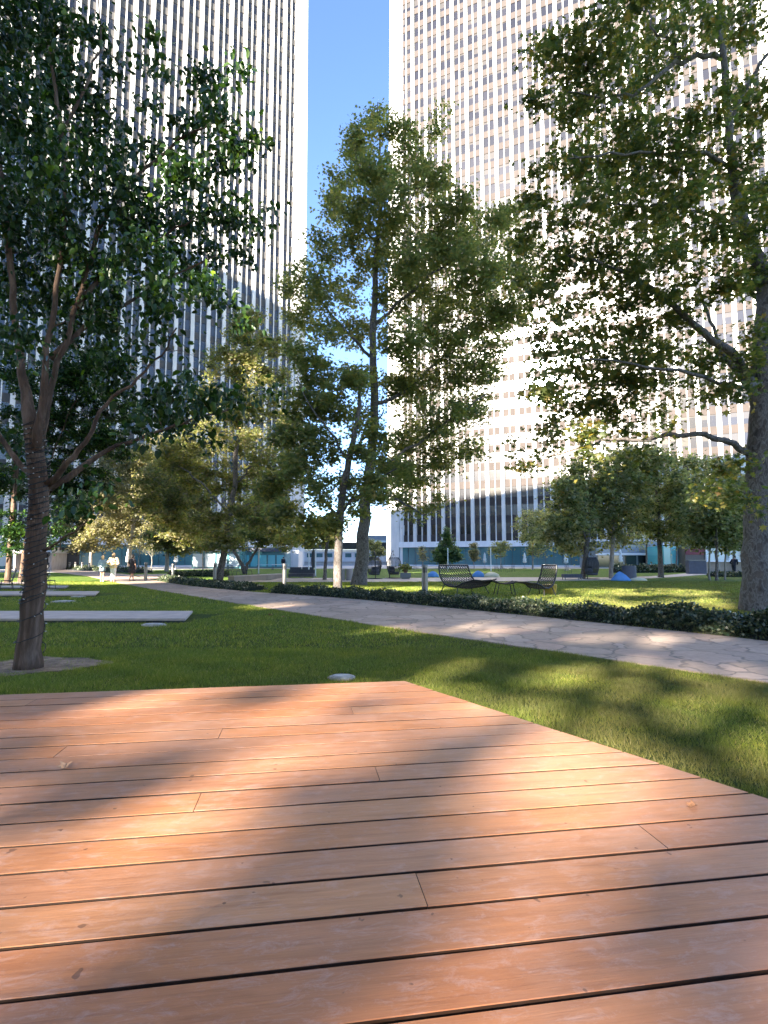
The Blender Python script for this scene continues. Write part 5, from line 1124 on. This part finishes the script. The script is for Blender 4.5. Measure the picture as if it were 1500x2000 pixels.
# ------------------------------------------------------------------ string lights wound round the near trunk
path_ = [np.array([*W(p[0], p[1], p[2])]) for p in tr1[:6]]; path_[0] = np.array([*T1]); PR_ = [p[3] for p in tr1[:6]]
cum = np.r_[0, np.cumsum([np.linalg.norm(path_[i + 1] - path_[i]) for i in range(5)])]
def along(s_): return np.array([np.interp(s_, cum, [p[i] for p in path_]) for i in range(3)]), np.interp(s_, cum, PR_)
sl = empty('string_lights', tuple(T1), 0, 'black string of small lights wound round the nearest trunk', 'string lights')
Lr = cum[-1]; mb = MB(); bulbs = MB(); pts = []; s_ = .22; a = 0; rr = random.Random(4)
while s_ < Lr * .995:
    c, rd = along(s_); turn = .030 if s_ < 1.0 else (.016 if s_ < 1.9 else .0075)
    fl = 1.10 if s_ < .5 else 1.0
    r_ = rd * fl * 1.05 + .012 + rr.uniform(-.002, .007)
    q = c + np.array([math.cos(a) * r_, math.sin(a) * r_, .05 * math.sin(a * 1.0) + rr.uniform(-.01, .01)]); pts.append(q - T1)
    if rr.random() < .22:
        o_ = np.array([math.cos(a), math.sin(a), rr.uniform(-.4, .4)]) * .018; bulbs.tube([q - T1 + o_ * .4, q - T1 + o_ * 1.7], [.008, .005], 5)
    a += .42; s_ += turn * .62
mb.tube(pts, .0065, 5); 
q2 = []
for i in range(200):
    s_ = .9 + (Lr - .9) * i / 200; c, rd = along(s_); a = -i * .55; r_ = rd * 1.06 + .016; q2.append(c + np.array([math.cos(a) * r_, math.sin(a) * r_, .09 * math.sin(a + 1)]) - T1)
mb.tube(q2, .006, 5); mb.build('cable', M_CABLE, sl); bulbs.build('bulb_row', M_BULB, sl)

# ------------------------------------------------------------------ fallen leaves
def fallen(px, py, z, size, label, mat, seed):
    g = G(px, py, z); r = np.random.default_rng(seed)
    T, F = LEAF['plane']; V = T * size; V = V * [1, 1, 1]; V[:, 2] = np.abs(V[:, 0]) * .5 + .12 * size * np.sin(V[:, 1] / size * 6)
    V[:, 2] -= V[:, 2].min(); mb = MB(); f = []
    for q in F: f.append((q[0], q[1], q[2])); (f.append((q[0], q[2], q[3])) if q[3] != q[2] else None)
    mb.add(V, f); o = mb.build('fallen_leaf', mat); o.location = (g[0], g[1], z + .003); o.rotation_euler = (0, 0, r.uniform(0, 6)); tag(o, label, 'leaf', 'fallen leaves')
M_DRYL = simple('dry_leaf', (.42, .24, .13), .8, 0, .3, 30); M_DRYD = simple('dry_leaf_dark', (.28, .13, .06), .8, 0, .3, 30)
fallen(135, 1494, DZ, .075, 'curled pale brown leaf on the left of the deck', M_DRYL, 1); fallen(1366, 1577, DZ, .06, 'small dark curled leaf near the right edge of the deck', M_DRYD, 2)
fallen(531, 1203, .045, .16, 'rust-brown leaf on the grass beside the path', M_DRYD, 3); fallen(549, 1206, .045, .12, 'pale leaf on the grass just right of the rust-brown one', M_DRYL, 4)

# ------------------------------------------------------------------ grass blades
def grass_mat():
    b = NB('grass_blade'); g = b.n('NewGeometry'); co = b.coord('Position')
    rnd = b.ramp(g.outputs['Random Per Island'], [(0, (.08, .12, .02)), (.5, (.15, .205, .03)), (.85, (.225, .28, .05)), (.94, (.32, .32, .11)), (1, (.44, .38, .18))])
    patch = b.noise(co, 1.1, 4, .6); c = b.mix(b.ramp(patch, [(.40, (0, 0, 0)), (.68, (.65, .65, .65))]), rnd, b.mix(1, rnd, (1.7, 1.35, .9), 'MULTIPLY'))
    sp = b.n('SeparateXYZ'); b.l(b.n('NewGeometry').outputs['Position'], sp.inputs[0])
    dryf = b.math('MULTIPLY', b.ramp(b.noise(co, .75, 3, .6), [(.40, (.25, .25, .25)), (.58, (1, 1, 1))]), b.ramp(b.math('ADD', b.math('MULTIPLY', sp.outputs['X'], .12), b.math('SUBTRACT', .80, b.math('MULTIPLY', sp.outputs['Y'], .055))), [(.15, (.0, .0, .0)), (.8, (.85, .85, .85))]))
    c = b.mix(dryf, c, b.mix(.72, rnd, (.165, .125, .055)))
    b.l(c, b.b.inputs['Base Color']); b.set('Roughness', .6); b.set('Specular IOR Level', .3)
    tr = b.n('BsdfTranslucent'); b.l(b.mix(1, c, (1.3, 1.4, .6), 'MULTIPLY'), tr.inputs[0]); mx = b.n('MixShader'); mx.inputs[0].default_value = .35
    b.l(b.b.outputs[0], mx.inputs[1]); b.l(tr.outputs[0], mx.inputs[2]); b.l(mx.outputs[0], b.out.inputs[0]); return b.m
M_GRASS = grass_mat()
def blades(n, y0, y1, hgt, wid, seed, name):
    r = np.random.default_rng(seed); y = np.sqrt(r.uniform(y0 ** 2, y1 ** 2, n)); x = r.uniform(-.80, .80, n) * y
    ok = ~(inpoly(x, y, PATH) | inpoly(x, y, FORK) | inpoly(x, y, BACK) | inpoly(x, y, DECK))
    so_d = ((x - T1[0] - .02) / .82) ** 2 + ((y - T1[1] - .22) / .64) ** 2; so_d = so_d + .28 * np.sin(x * 17 + np.sin(y * 13) * 2) * np.sin(y * 19); ok &= (so_d > .9) | (r.random(n) < .05)
    for (xl, yf, xr, yb) in SL: ok &= ~((y > yf - .03) & (y < yb + .03) & (x < xr + .35 * (y - yf) / (yb - yf)))
    ok &= ((x - G(668, 1321)[0]) ** 2 + (y - G(668, 1321)[1]) ** 2) > .15 ** 2
    for c in ((300, 1219, .25), (124, 1174, .37), (153, 1165, .27)): gg = G(c[0], c[1]); ok &= ((x - gg[0]) ** 2 + ((y - gg[1]) * 1.2) ** 2) > c[2] ** 2
    x, y = x[ok], y[ok]; n = len(x); tuft = .8 + .55 * (np.sin(x * 2.3 + np.sin(y * 1.7) * 2) * np.sin(y * 2.9 + x) > .62) + .25 * np.sin(x * 9 + np.sin(y * 7)) * np.sin(y * 8)
    h = hgt * r.uniform(.5, 1.25, n) * tuft; a = r.uniform(0, 2 * PI, n); ln = r.uniform(.2, 1.0, n) * h; b_ = r.uniform(0, 2 * PI, n)
    V = np.zeros((n, 3, 3)); w_ = wid * r.uniform(.6, 1.3, n)
    V[:, 0] = np.stack([x - np.cos(a) * w_ / 2, y - np.sin(a) * w_ / 2, np.zeros(n)], 1); V[:, 1] = np.stack([x + np.cos(a) * w_ / 2, y + np.sin(a) * w_ / 2, np.zeros(n)], 1)
    V[:, 2] = np.stack([x + np.cos(b_) * ln, y + np.sin(b_) * ln, h], 1)
    tag(arr_mesh(name, V.reshape(-1, 3), np.arange(n * 3).reshape(-1, 3), M_GRASS), kind='stuff')
blades(430000, 3.0, 9.0, .046, .0056, 1, 'grass')
blades(260000, 9.0, 18.0, .055, .010, 2, 'grass')
blades(220000, 18.0, 36.0, .06, .022, 3, 'grass')
